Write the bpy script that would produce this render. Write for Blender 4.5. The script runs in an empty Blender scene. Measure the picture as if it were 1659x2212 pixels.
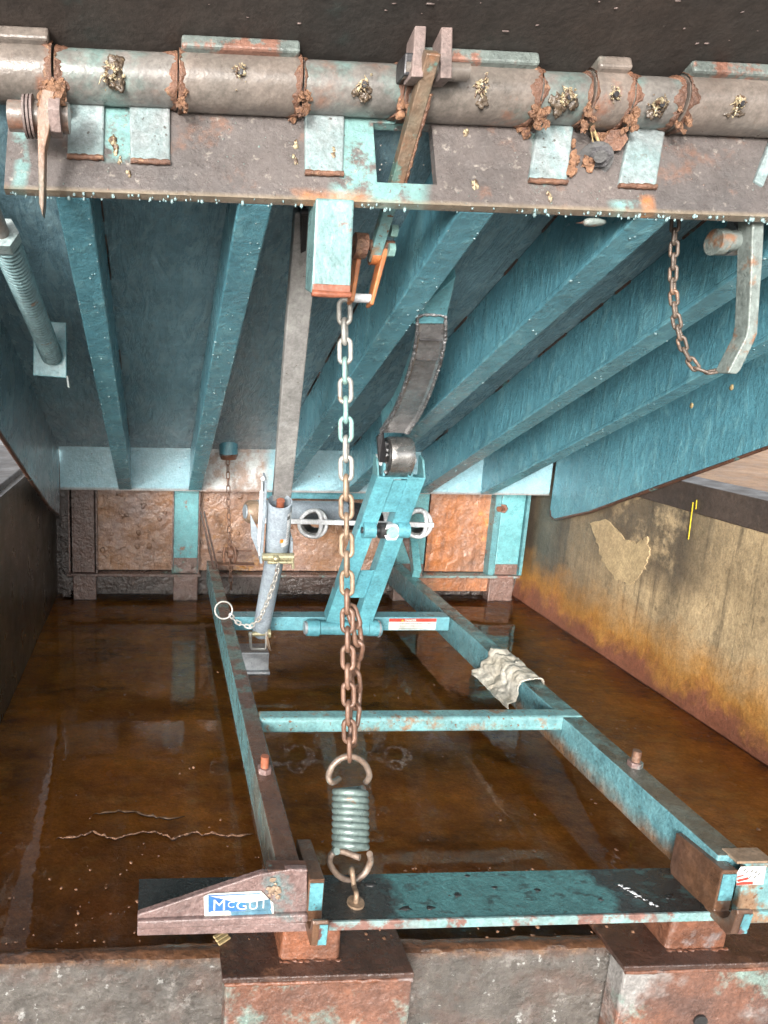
import bpy, bmesh, math, random
from mathutils import Vector, Matrix, noise, Quaternion
random.seed(7)
R_ = math.radians
S = bpy.context.scene
COL = S.collection
V = Vector

# ------------------------------------------------------------ camera
F, PX, PY = 1500.0, 432.0, 1106.0          # focal length and principal point for a 1659 x 2212 picture
CAMP = V((0, 0, 1.0))
Yc = V((347 - PX, PY - 779, -F)).normalized()
Xc = V((25830 - PX, PY - 1362, -F)); Xc = (Xc - Xc.dot(Yc) * Yc).normalized()
Zc = Xc.cross(Yc)
RM = Matrix((Xc, Yc, Zc))
cam = bpy.data.cameras.new('camera')
camo = bpy.data.objects.new('camera', cam); COL.objects.link(camo)
camo.matrix_world = Matrix.Translation(CAMP) @ RM.to_4x4()
cam.sensor_fit = 'VERTICAL'; cam.sensor_height = 36; cam.sensor_width = 27
cam.lens = F / 2212 * 36
cam.shift_x = (829.5 - PX) / 2212
cam.clip_start = .01; cam.clip_end = 500
S.camera = camo

# ------------------------------------------------------------ light
SUN_EL, SUN_AZ = R_(13), R_(-25)           # soft low daylight from behind the camera
w = bpy.data.worlds.new('World'); S.world = w; w.use_nodes = True
wn = w.node_tree.nodes; wl = w.node_tree.links
sky = wn.new('ShaderNodeTexSky'); sky.sky_type = 'NISHITA'; sky.sun_disc = False
sky.sun_elevation = SUN_EL; sky.sun_rotation = math.pi - SUN_AZ
sky.dust_density = 3.0; sky.air_density = .9; sky.ozone_density = .6
bg = wn['Background']; bg.inputs[1].default_value = .15
hsv = wn.new('ShaderNodeHueSaturation'); hsv.inputs['Saturation'].default_value = .22   # hazy overcast sky, nearly neutral
wl.new(sky.outputs[0], hsv.inputs['Color']); wl.new(hsv.outputs[0], bg.inputs[0])
sl = bpy.data.lights.new('sun', 'SUN'); sl.energy = 1.15; sl.angle = R_(10); sl.color = (1, .96, .92)
so = bpy.data.objects.new('sun', sl); COL.objects.link(so)
sd = V((math.sin(SUN_AZ) * math.cos(SUN_EL) * -1, math.cos(SUN_AZ) * math.cos(SUN_EL), -math.sin(SUN_EL)))
so.rotation_euler = sd.to_track_quat('-Z', 'Y').to_euler()
S.view_settings.view_transform = 'Standard'; S.view_settings.look = 'None'
S.view_settings.exposure = 1.55; S.view_settings.gamma = 1
S.view_settings.use_curve_mapping = False

# ------------------------------------------------------------ geometry of the place
AD = R_(24.9)
DO = V((0, 2.72, .494))                    # rear lower edge of the raised deck
DS = V((0, -math.cos(AD), math.sin(AD)))   # along the deck towards the viewer
DT = V((0, math.sin(AD), math.cos(AD)))    # deck normal, up
def D(x, s, t): return DO + V((x, 0, 0)) + DS * s + DT * t
def ray(u, v): return (RM @ V((u - PX, PY - v, -F))).normalized()
def pl(u, v, ax, val):
    d = ray(u, v); return CAMP + d * ((val - CAMP[ax]) / d[ax])
def pp(u, v, t=0):
    d = ray(u, v); return CAMP + d * ((DO + DT * t - CAMP).dot(DT) / d.dot(DT))
def hs(u, v, off=0):                       # point on the front face of the front header (normal DS)
    d = ray(u, v); return CAMP + d * ((DO + DS * (HSF + off) - CAMP).dot(DS) / d.dot(DS))
HSF = 1.775

# ------------------------------------------------------------ materials
def new_mat(name):
    m = bpy.data.materials.new(name); m.use_nodes = True
    return m, m.node_tree.nodes, m.node_tree.links, m.node_tree.nodes['Principled BSDF']
def rgba(c): return (c[0], c[1], c[2], 1)
class G:
    """small node-graph helper"""
    def __init__(s, name):
        s.m, s.n, s.l, s.b = new_mat(name)
        s.pos = s.n.new('ShaderNodeNewGeometry').outputs['Position']
    def mapc(s, scale, loc=(0, 0, 0), src=None):
        k = s.n.new('ShaderNodeMapping'); k.inputs['Scale'].default_value = scale
        k.inputs['Location'].default_value = loc
        s.l.new(src or s.pos, k.inputs[0]); return k.outputs[0]
    def noise(s, sc, det=6, rough=.6, vec=None, dist=0):
        k = s.n.new('ShaderNodeTexNoise'); k.inputs['Scale'].default_value = sc
        k.inputs['Detail'].default_value = det; k.inputs['Roughness'].default_value = rough
        k.inputs['Distortion'].default_value = dist
        s.l.new(vec or s.pos, k.inputs['Vector']); return k.outputs['Fac']
    def vor(s, sc, vec=None):
        k = s.n.new('ShaderNodeTexVoronoi'); k.inputs['Scale'].default_value = sc
        s.l.new(vec or s.pos, k.inputs['Vector']); return k.outputs['Distance']
    def ramp(s, fac, a, b, va=0., vb=1.):
        k = s.n.new('ShaderNodeMapRange'); k.inputs[1].default_value = a; k.inputs[2].default_value = b
        k.inputs[3].default_value = va; k.inputs[4].default_value = vb; k.clamp = True
        s.l.new(fac, k.inputs[0]); return k.outputs[0]
    def mix(s, fac, a, b):
        k = s.n.new('ShaderNodeMix'); k.data_type = 'RGBA'
        if isinstance(fac, (int, float)): k.inputs[0].default_value = fac
        else: s.l.new(fac, k.inputs[0])
        for i, c in ((6, a), (7, b)):
            if isinstance(c, tuple): k.inputs[i].default_value = rgba(c)
            else: s.l.new(c, k.inputs[i])
        return k.outputs[2]
    def math(s, op, a, b=None):
        k = s.n.new('ShaderNodeMath'); k.operation = op
        for i, c in ((0, a), (1, b)):
            if c is None: continue
            if isinstance(c, (int, float)): k.inputs[i].default_value = c
            else: s.l.new(c, k.inputs[i])
        return k.outputs[0]
    def sep(s):
        k = s.n.new('ShaderNodeSeparateXYZ'); s.l.new(s.pos, k.inputs[0]); return k.outputs
    def band(s, c, a, b, soft=.01):
        return s.math('MULTIPLY', s.ramp(c, a - soft, a + soft), s.ramp(c, b - soft, b + soft, 1, 0))
    def grit(s, col, k=1.):
        v = s.math('MULTIPLY', s.ramp(s.noise(34, 9, .75), .3, .7, 1 - .38 * k, 1 + .22 * k), s.ramp(s.noise(150, 4, .7), .35, .65, 1 - .22 * k, 1 + .15 * k))
        v = s.math('MULTIPLY', v, s.ramp(s.noise(4.3, 5, .6), .3, .7, 1 - .25 * k, 1 + .15 * k))
        c = s.n.new('ShaderNodeVectorMath'); c.operation = 'SCALE'
        s.l.new(col, c.inputs[0]); s.l.new(v, c.inputs['Scale']); return c.outputs[0]
    def fin(s, col, rough=None, bump=None, bs=.3, bd=.004, metal=0, coat=0, spec=.5):
        s.l.new(col, s.b.inputs['Base Color'])
        if rough is not None:
            if isinstance(rough, (int, float)): s.b.inputs['Roughness'].default_value = rough
            else: s.l.new(rough, s.b.inputs['Roughness'])
        if bump is not None:
            k = s.n.new('ShaderNodeBump'); k.inputs['Strength'].default_value = bs
            k.inputs['Distance'].default_value = bd
            s.l.new(bump, k.inputs['Height']); s.l.new(k.outputs[0], s.b.inputs['Normal']); s.l.new(k.outputs[0], s.b.inputs['Coat Normal'])
        s.b.inputs['Metallic'].default_value = metal
        s.b.inputs['Coat Weight'].default_value = coat
        s.b.inputs['Coat Roughness'].default_value = .12
        s.b.inputs['Specular IOR Level'].default_value = spec
        return s.m

def coat_mat(name, c1, c2, c3=None, th=.58, w=.05, sc=6, sc3=7, rough=(.25, .6), bs=.35, bd=.003,
             bsc=95, metal=0, coat=0, spots=None, st=.68, streak=None, rnd=0, c4=None, th4=.6, spec=.5, grit=1.):
    g = G(name)
    col = g.mix(g.ramp(g.noise(sc, 5), .35, .65), c1, c2)
    if streak:
        sv = g.mapc((22, 22, 2.2))
        col = g.mix(g.ramp(g.noise(1.6, 5, .65, sv), .5, .72, 0, .8), col, streak)
    if c4:
        col = g.mix(g.ramp(g.noise(sc3 * .6, 8, .62, g.mapc((1, 1, 1), (3, 7, 1))), th4, th4 + .09), col, c4)
    if c3:
        col = g.mix(g.ramp(g.noise(sc3, 9, .68), th, th + w), col, c3)
    if spots:
        col = g.mix(g.ramp(g.noise(110, 3, .5), st, st + .04), col, spots)
    if rnd:
        oi = g.n.new('ShaderNodeObjectInfo')
        col = g.mix(g.ramp(oi.outputs['Random'], .2, .9, 0, rnd), col, c3 or c2)
    col = g.grit(col, grit)
    rr = g.ramp(g.noise(sc * 3, 5), .3, .7, rough[0], rough[1])
    bm = g.math('ADD', g.noise(bsc, 8, .65), g.math('MULTIPLY', g.noise(bsc * .2, 4), 2.0))
    return g.fin(col, rr, bm, bs, bd, metal, coat, spec)

TEAL, TEALD, TEALL = (.085, .24, .30), (.035, .15, .19), (.15, .37, .42)
RUST, RUSTD, RUSTO = (.16, .065, .035), (.06, .03, .02), (.36, .13, .035)
M = {}
M['teal'] = coat_mat('teal_paint', TEAL, (.045, .185, .225), (.10, .29, .32), .62, .1, sc=5, sc3=9, rough=(.22, .5),
                     streak=(.03, .12, .15), spots=(.03, .08, .09), st=.72, bs=.3, coat=.25)
M['teal_deck'] = coat_mat('teal_underside', (.16, .29, .345), (.12, .23, .275), (.24, .32, .35), .6, .12, sc=3, sc3=8,
                          rough=(.2, .5), streak=(.03, .07, .085), bs=.4, bsc=45, coat=.2)
M['teal_bright'] = coat_mat('bright_teal_paint', (.13, .32, .365), (.095, .26, .305), (.07, .09, .08), .62, .05, sc=6, sc3=16,
                            rough=(.2, .45), spots=(.05, .09, .10), st=.70, coat=.25)
M['header_rear'] = coat_mat('rear_header_paint', (.24, .47, .56), (.30, .52, .60), (.07, .06, .06), .69, .03, sc=3, sc3=38,
                            rough=(.15, .45), spots=(.10, .07, .06), st=.70, coat=.3)
M['arm'] = coat_mat('lift_arm_paint', (.105, .315, .365), (.08, .25, .30), (.10, .09, .075), .66, .05, sc=8, sc3=14,
                    rough=(.25, .45), bs=.15, coat=.15)
M['rail'] = coat_mat('worn_rail_paint', (.13, .30, .32), (.08, .22, .25), RUST, .57, .05, sc=7, sc3=8,
                     rough=(.25, .55), spots=(.05, .03, .02), st=.66, c4=(.06, .045, .035), th4=.58, coat=.2)
M['rail_rust'] = coat_mat('rusted_rail', (.12, .055, .035), (.07, .035, .025), (.09, .21, .20), .60, .04, sc=6, sc3=11,
                          rough=(.2, .55), bs=.6, coat=.35)
M['cross'] = coat_mat('cross_member_paint', (.18, .35, .35), (.13, .28, .30), (.24, .15, .09), .52, .08, sc=9, sc3=14,
                      rough=(.25, .55), spots=(.16, .07, .03), st=.64, coat=.2)
M['plate_plain'] = coat_mat('front_plate_paint', (.05, .22, .23), (.035, .16, .17), (.018, .018, .018), .52, .03, sc=5, sc3=9,
                      rough=(.15, .4), spots=(.02, .015, .012), st=.63, coat=.4)
M['plate_edge'] = coat_mat('plate_edge', (.20, .38, .38), (.22, .26, .25), (.20, .11, .09), .52, .05, sc=10, sc3=16,
                           rough=(.2, .5), bs=.6, coat=.3)
M['gusset'] = coat_mat('rusted_gusset', (.21, .145, .135), (.17, .105, .095), (.13, .19, .19), .58, .08, sc=6, sc3=8,
                       rough=(.12, .42), bs=.8, bd=.004, bsc=90, coat=.5)
M['leg'] = coat_mat('rusted_leg', (.22, .085, .045), (.13, .06, .038), (.19, .15, .14), .56, .06, sc=8, sc3=10,
                    rough=(.12, .45), bs=.8, bd=.004, coat=.5, c4=(.15, .28, .24), th4=.68)
M['hook'] = coat_mat('hook_rust_paint', (.13, .065, .035), (.09, .05, .035), (.09, .22, .22), .63, .06, sc=9, sc3=14,
                     rough=(.2, .5), bs=.6, coat=.3)
M['hook_face'] = coat_mat('hook_face_paint', (.11, .30, .34), (.085, .25, .29), (.11, .05, .04), .56, .03, sc=9, sc3=24,
                          rough=(.2, .5), bs=.5, coat=.3)
M['tube'] = coat_mat('greasy_tube', (.20, .185, .17), (.125, .12, .112), (.14, .22, .205), .50, .14, sc=5, sc3=9,
                     rough=(.24, .45), bs=.3, bd=.003, coat=.35, c4=(.24, .125, .085), th4=.58)
M['knuckle'] = coat_mat('rusty_knuckle', (.22, .18, .155), (.14, .125, .11), (.24, .12, .08), .57, .08, sc=5, sc3=8,
                        rough=(.24, .45), bs=.35, bd=.003, coat=.35, c4=(.13, .19, .17), th4=.57)
M['lip'] = coat_mat('lip_underside', (.05, .038, .032), (.032, .03, .028), (.04, .06, .055), .58, .15, sc=3, sc3=6,
                    rough=(.45, .75), bs=.4, spots=(.16, .14, .13), st=.76)
M['strap'] = coat_mat('worn_strap', (.27, .31, .315), (.21, .30, .305), (.17, .11, .09), .62, .06, sc=16, sc3=16,
                      rough=(.3, .55), bs=.8, spots=(.09, .085, .08), st=.67, streak=(.36, .37, .37), coat=.2)
M['flange'] = coat_mat('pale_flange', (.17, .20, .185), (.14, .17, .16), (.24, .12, .085), .52, .05, sc=14, sc3=12, rough=(.35, .6), bs=.8, coat=.2)
M['chain_dark'] = coat_mat('dark_chain', (.15, .115, .09), (.10, .075, .06), (.22, .13, .085), .56, .06, sc=25, sc3=40, rough=(.25, .5), metal=.2, bs=.6)
M['spring_teal'] = coat_mat('dull_teal_coil', (.17, .28, .30), (.13, .22, .24), (.20, .12, .08), .62, .05, sc=9, sc3=16, rough=(.3, .5), bs=.5)
M['old_grease'] = coat_mat('old_grease', (.12, .085, .055), (.07, .05, .035), (.28, .22, .12), .62, .1, sc=40, sc3=50, rough=(.2, .45), bs=.8, coat=.4)
M['dark_scum'] = coat_mat('dark_scum', (.08, .045, .025), (.14, .075, .035), rough=(.2, .5), coat=.4)
M['bracket'] = coat_mat('dirty_bracket_steel', (.20, .24, .225), (.155, .18, .17), (.22, .12, .07), .55, .06, sc=12, sc3=13, rough=(.25, .5), bs=.6, coat=.2)
M['rust'] = coat_mat('orange_brown_rust', (.20, .095, .055), (.12, .06, .04), (.30, .17, .10), .56, .05, sc=20, sc3=40,
                     rough=(.35, .7), bs=.9, bd=.004, bsc=160, coat=.2)
M['orange'] = coat_mat('orange_rust', (.48, .17, .05), (.34, .11, .035), (.16, .26, .24), .62, .05, sc=20, sc3=24,
                       rough=(.3, .6), bs=.5, coat=.3)
M['lever'] = coat_mat('lever_rust_paint', (.15, .12, .085), (.20, .10, .055), (.11, .20, .17), .55, .05, sc=14, sc3=16,
                      rough=(.3, .6), bs=.7, c4=(.42, .17, .07), th4=.57, coat=.25)
M['lug'] = coat_mat('lug_steel', (.235, .175, .16), (.19, .15, .14), (.12, .10, .09), .6, .1, sc=20, sc3=20,
                    rough=(.45, .7), bs=.6, bsc=150)
M['steel'] = coat_mat('galvanised_steel', (.34, .36, .38), (.26, .28, .30), (.17, .16, .15), .62, .08, sc=14, sc3=20,
                      rough=(.25, .45), metal=.35, bs=.2)
M['gray'] = coat_mat('gray_painted_tube', (.30, .35, .40), (.25, .30, .34), (.13, .13, .13), .68, .04, sc=8, sc3=22,
                     rough=(.3, .5), bs=.15)
M['bar'] = coat_mat('gray_strut_steel', (.33, .33, .32), (.26, .255, .25), (.40, .41, .42), .62, .08, sc=9, sc3=14,
                    rough=(.3, .5), metal=.15, bs=.2, spots=(.10, .07, .05), st=.7)
M['dark'] = coat_mat('dark_steel', (.05, .05, .055), (.035, .033, .035), (.10, .07, .05), .62, .06, sc=20, sc3=30,
                     rough=(.25, .5), metal=.4, bs=.4)
M['cam'] = coat_mat('worn_black_cam', (.22, .215, .22), (.38, .375, .38), (.05, .14, .14), .68, .08, sc=13, sc3=16,
                    rough=(.15, .4), metal=.5, bs=.25, coat=.3)
M['weld'] = coat_mat('silver_weld_bead', (.40, .41, .42), (.24, .24, .25), (.10, .09, .09), .55, .05, sc=90, sc3=120,
                     rough=(.2, .45), metal=.6, bs=1, bd=.004, bsc=200)
M['polish'] = coat_mat('polished_roller_steel', (.50, .49, .47), (.36, .35, .34), (.20, .17, .14), .62, .06, sc=20, sc3=40,
                       rough=(.15, .32), metal=.85, bs=.2)
M['white'] = coat_mat('whitish_galvanised', (.62, .64, .66), (.52, .54, .56), (.35, .33, .30), .64, .05, sc=30, sc3=40,
                      rough=(.3, .5), bs=.2)
M['chain_top'] = coat_mat('galvanised_chain', (.42, .42, .40), (.34, .33, .30), (.28, .17, .11), .58, .06, sc=30, sc3=45,
                          rough=(.3, .5), metal=.25, bs=.5)
M['chain_teal'] = coat_mat('teal_speckled_chain', (.20, .38, .36), (.27, .42, .38), (.28, .19, .13), .6, .06, sc=30, sc3=50,
                           rough=(.3, .5), metal=.1, bs=.5)
M['chain_tan'] = coat_mat('tan_rusted_chain', (.33, .24, .17), (.25, .17, .11), (.24, .32, .28), .66, .05, sc=25, sc3=40,
                          rough=(.3, .55), metal=.15, bs=.6)
M['chain_rust'] = coat_mat('rusty_chain', (.215, .12, .08), (.14, .075, .05), (.28, .18, .13), .6, .06, sc=25, sc3=40,
                           rough=(.3, .55), metal=.1, bs=.6, coat=.2)
M['spring'] = coat_mat('green_gray_spring', (.20, .27, .25), (.15, .20, .19), (.27, .14, .08), .59, .05, sc=18, sc3=26,
                       rough=(.22, .45), metal=.25, bs=.5, coat=.3)
M['hook_wire'] = coat_mat('rust_tinged_wire', (.27, .21, .17), (.22, .15, .11), (.17, .25, .23), .6, .05, sc=25, sc3=35,
                          rough=(.25, .5), metal=.2, bs=.5, coat=.3)
M['grease'] = coat_mat('yellow_grease', (.50, .43, .27), (.30, .22, .12), (.12, .07, .04), .48, .05, sc=60, sc3=120,
                       rough=(.15, .4), bs=1, bd=.003, coat=.5)
M['wood'] = coat_mat('wood_splinter', (.46, .36, .18), (.36, .26, .13), (.2, .12, .06), .6, .06, sc=40, sc3=60, rough=(.5, .8))
M['debris'] = coat_mat('rust_debris', (.30, .16, .09), (.20, .10, .055), (.12, .06, .04), .55, .06, sc=60, sc3=70,
                       rough=(.3, .7), bs=1, bd=.005, bsc=140)
M['cloth'] = coat_mat('dirty_cloth', (.58, .55, .48), (.46, .42, .34), (.27, .22, .15), .6, .12, sc=14, sc3=16,
                      rough=(.6, .85), bs=.5)
M['sticker'] = coat_mat('sticker_white', (.62, .63, .60), (.52, .54, .50), (.30, .31, .27), .66, .06, sc=20, sc3=50, rough=(.3, .5), bs=.1)
M['blue'] = coat_mat('sticker_blue', (.035, .13, .42), (.04, .16, .45), (.12, .28, .34), .66, .06, sc=30, sc3=50, rough=(.3, .5), bs=.1)
M['print'] = coat_mat('sticker_worn_print', (.07, .17, .25), (.10, .20, .25), (.36, .40, .38), .66, .04, sc=40, sc3=60, rough=(.3, .5), bs=.1)
M['red'] = coat_mat('sticker_red', (.55, .05, .035), (.5, .06, .04), rough=(.3, .5), bs=.1)
M['yellow'] = coat_mat('yellow_paint', (.70, .55, .04), (.6, .45, .03), rough=(.3, .5), bs=.1)
M['orange_print'] = coat_mat('sticker_orange', (.75, .24, .02), (.7, .22, .02), rough=(.3, .5), bs=.1)
M['black_print'] = coat_mat('print_black', (.05, .05, .05), (.09, .09, .09), rough=(.4, .5), bs=.1)
M['gold'] = coat_mat('zinc_yellow_pin', (.50, .46, .30), (.42, .38, .24), rough=(.2, .35), metal=.6, bs=.1)
M['copper'] = coat_mat('rust_red_bolt', (.32, .11, .06), (.24, .08, .045), rough=(.3, .5), bs=.4, coat=.2)
M['blackbox'] = coat_mat('black_greasy_steel', (.022, .022, .023), (.03, .03, .03), rough=(.3, .5), bs=.3)

# droplets of water
g = G('water_droplet'); g.b.inputs['Transmission Weight'].default_value = .6
g.b.inputs['IOR'].default_value = 1.33; g.b.inputs['Roughness'].default_value = .03
g.b.inputs['Base Color'].default_value = (.45, .62, .64, 1); M['drop'] = g.m

# front header: gray-brown dirt with bands where the teal paint still shows
def header_mat():
    g = G('front_header_paint'); x, y, z = g.sep()
    n = g.noise(9, 8, .65)
    xx = g.math('ADD', x, g.math('MULTIPLY', g.math('SUBTRACT', n, .5), .05))
    base = g.mix(g.ramp(g.noise(6, 6), .35, .65), (.15, .128, .12), (.105, .095, .092))
    base = g.mix(g.ramp(g.noise(14, 8, .7), .58, .68), base, (.20, .12, .09))
    t1 = g.band(xx, .255, .40)
    t1 = g.math('MAXIMUM', t1, g.math('MULTIPLY', g.band(xx, -.225, -.205, .004), .8))
    t1 = g.math('MAXIMUM', t1, g.math('MULTIPLY', g.band(xx, -.09, -.045, .008), g.ramp(z, 1.285, 1.30)))
    t1 = g.math('MAXIMUM', t1, g.math('MULTIPLY', g.band(xx, .575, .60, .006), .7))
    t1 = g.math('MAXIMUM', t1, g.math('MULTIPLY', g.band(xx, .70, .755, .01), g.ramp(z, 1.255, 1.262, 1, 0)))
    t1 = g.math('MULTIPLY', t1, g.ramp(g.noise(16, 7, .7), .60, .52))
    col = g.mix(t1, base, g.mix(g.noise(12), (.17, .34, .34), (.20, .33, .31)))
    ru = g.math('MAXIMUM', g.math('MULTIPLY', g.band(xx, .18, .31, .02), g.ramp(z, 1.25, 1.262, 1, 0)),
                g.math('MULTIPLY', g.band(xx, .745, .765, .004), g.ramp(z, 1.262, 1.272, 1, 0)))
    col = g.mix(g.math('MULTIPLY', ru, g.ramp(n, .4, .55)), col, (.40, .17, .07))
    col = g.mix(g.math('MULTIPLY', g.band(z, 1.236, 1.246, .003), .55), col, (.30, .24, .16))
    col = g.mix(g.ramp(g.noise(70, 5, .6), .62, .68, 0, .7), col, (.30, .27, .24))
    col = g.grit(col, .6)
    rr = g.ramp(g.noise(30, 5), .35, .65, .16, .5)
    bm = g.math('ADD', g.noise(120, 8, .75), g.math('MULTIPLY', g.noise(22, 5), 2.5))
    return g.fin(col, rr, bm, .45, .004, coat=.45)
def teal_mat():
    g = G('wet_teal_paint'); x, y, z = g.sep()
    fl = g.noise(2.0, 8, .7, g.mapc((14, 14, 4)), .8); n = g.noise(9, 8, .7)
    c = g.mix(g.ramp(g.noise(5, 5), .35, .65), (.10, .28, .345), (.075, .22, .28))
    c = g.mix(g.ramp(fl, .53, .60, 0, .6), c, (.16, .36, .41))
    c = g.mix(g.ramp(g.noise(1.7, 7, .7, g.mapc((20, 20, 3), (3, 0, 5))), .56, .68, 0, .45), c, (.03, .11, .145))
    c = g.mix(g.ramp(g.noise(60, 6, .7), .66, .70, 0, .6), c, (.03, .06, .065))
    bm = g.math('ADD', g.noise(70, 6, .65), g.math('MULTIPLY', fl, 2.2))
    return g.fin(g.grit(c, .6), g.ramp(n, .35, .65, .16, .42), bm, .55, .004, coat=.4)
M['teal'] = teal_mat()
M['header'] = header_mat()

def rear_header_mat():
    g = G('stained_rear_header'); x, y, z = g.sep()
    n = g.noise(9, 8, .7)
    c = g.mix(g.ramp(g.noise(3, 5), .35, .65), (.24, .46, .54), (.30, .51, .58))
    c = g.mix(g.ramp(g.noise(40, 8, .65), .66, .69), c, (.07, .06, .06))
    xx = g.math('ADD', x, g.math('MULTIPLY', g.math('SUBTRACT', n, .5), .05))
    t = g.band(xx, .165, .43, .02)
    c = g.mix(t, c, g.mix(g.ramp(g.noise(14, 8, .7), .42, .58), (.52, .55, .55), (.30, .22, .18)))
    c = g.mix(g.ramp(z, .508, .498, 0, .7), c, (.25, .15, .11))
    return g.fin(g.grit(c, .7), g.ramp(n, .35, .65, .12, .4), g.math('ADD', g.noise(80, 7, .7), g.math('MULTIPLY', n, 2)), .5, .004, coat=.4)
M['header_rear'] = rear_header_mat()
def deck_mat():
    g = G('wet_deck_underside'); x, y, z = g.sep()
    n = g.noise(3.2, 8, .65); fl = g.noise(2.2, 7, .7, g.mapc((16, 4, 4)), .6)
    c = g.mix(g.ramp(g.noise(3, 5), .35, .65), (.21, .35, .41), (.165, .28, .335))
    c = g.mix(g.ramp(fl, .52, .62, 0, .55), c, (.30, .44, .48))
    c = g.mix(g.ramp(g.noise(2.2, 6, .7, g.mapc((16, 4, 4), (5, 1, 3))), .54, .66, 0, .5), c, (.10, .18, .21))
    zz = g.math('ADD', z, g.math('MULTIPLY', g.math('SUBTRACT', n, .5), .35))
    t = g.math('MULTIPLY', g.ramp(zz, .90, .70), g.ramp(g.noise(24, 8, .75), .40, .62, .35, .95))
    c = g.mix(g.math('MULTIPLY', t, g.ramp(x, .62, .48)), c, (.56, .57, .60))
    return g.fin(g.grit(c, .8), g.ramp(fl, .35, .65, .12, .4), g.math('ADD', g.noise(60, 7, .7), g.math('MULTIPLY', fl, 4)), .6, .004, coat=.4)
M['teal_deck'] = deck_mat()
def rail_mat(name, left):
    g = G(name); x, y, z = g.sep()
    ge = g.n.new('ShaderNodeNewGeometry'); sp_ = g.n.new('ShaderNodeSeparateXYZ'); g.l.new(ge.outputs['True Normal'], sp_.inputs[0])
    up = g.ramp(sp_.outputs[2], .5, .8)
    n = g.noise(11, 9, .7); n2 = g.noise(26, 8, .7)
    c = g.mix(g.ramp(g.noise(8, 6), .35, .65), (.16, .34, .37), (.10, .25, .29))
    c = g.mix(g.ramp(n2, .60, .66, 0, .8), c, (.06, .10, .095))
    yy = g.math('ADD', y, g.math('MULTIPLY', g.math('SUBTRACT', n, .5), .9))
    if left:
        c = g.mix(.5, c, (.22, .46, .48))  # left face lightened in the paint, for sunlight the pit wall blocks
        side = g.mix(g.ramp(yy, 1.42, 1.2, 0, .75), c, g.mix(g.ramp(n2, .45, .6), (.20, .19, .15), (.13, .06, .035)))
        top = g.mix(g.ramp(n, .50, .56), g.mix(g.ramp(n2, .4, .6), (.075, .135, .125), (.11, .18, .165)), (.10, .05, .035))
        top = g.mix(g.math('MULTIPLY', g.ramp(yy, 1.55, 1.40), g.ramp(n, .60, .54)), top, (.11, .055, .035))
    else:
        zz = g.math('ADD', z, g.math('MULTIPLY', g.math('SUBTRACT', n, .5), .10))
        side = g.mix(g.math('MULTIPLY', g.ramp(zz, .150, .110), g.ramp(yy, 2.0, 1.6, 0, .85)), c, g.mix(g.ramp(n2, .42, .6), (.22, .09, .025), (.11, .055, .025)))
        side = g.mix(g.math('MULTIPLY', g.ramp(y, 2.0, 2.15), .5), side, (.03, .07, .08))
        top = g.mix(g.ramp(n, .48, .58), g.mix(g.ramp(n2, .45, .6), (.10, .22, .225), (.07, .14, .14)), (.05, .055, .045))
        top = g.mix(g.math('MULTIPLY', g.ramp(yy, 1.45, 1.2), .8), top, (.09, .075, .055))
    c = g.grit(g.mix(up, side, top), 1)
    bm = g.math('ADD', g.noise(110, 8, .7), g.math('MULTIPLY', g.noise(20, 6), 2.5))
    return g.fin(c, g.ramp(n2, .35, .65, .14, .42), bm, .7, .004, coat=.4)
M['rail_left'] = rail_mat('left_rail_paint', True); M['rail_right'] = rail_mat('right_rail_paint', False)
def plate_mat():
    g = G('oily_front_plate'); x, y, z = g.sep()
    n = g.noise(10, 9, .7); n2 = g.noise(30, 8, .7, g.mapc((1, 2, 1)))
    xx = g.math('ADD', x, g.math('MULTIPLY', g.math('SUBTRACT', n, .5), .30))
    t = g.math('MULTIPLY', g.band(xx, .42, .80, .02), g.ramp(n2, .605, .565))
    t = g.math('MAXIMUM', t, g.math('MULTIPLY', g.ramp(n2, .56, .60), .35))
    t = g.math('MULTIPLY', t, g.ramp(x, .34, .42))
    c = g.mix(t, g.mix(n, (.013, .015, .016), (.035, .037, .036)), g.mix(g.noise(9), (.075, .20, .205), (.05, .15, .155)))
    c = g.grit(c, .8)
    return g.fin(c, g.ramp(n2, .3, .7, .12, .4), g.math('ADD', g.noise(80, 8, .7), g.math('MULTIPLY', n, 2)), .6, .004, coat=.5)
M['plate'] = plate_mat()
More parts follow.
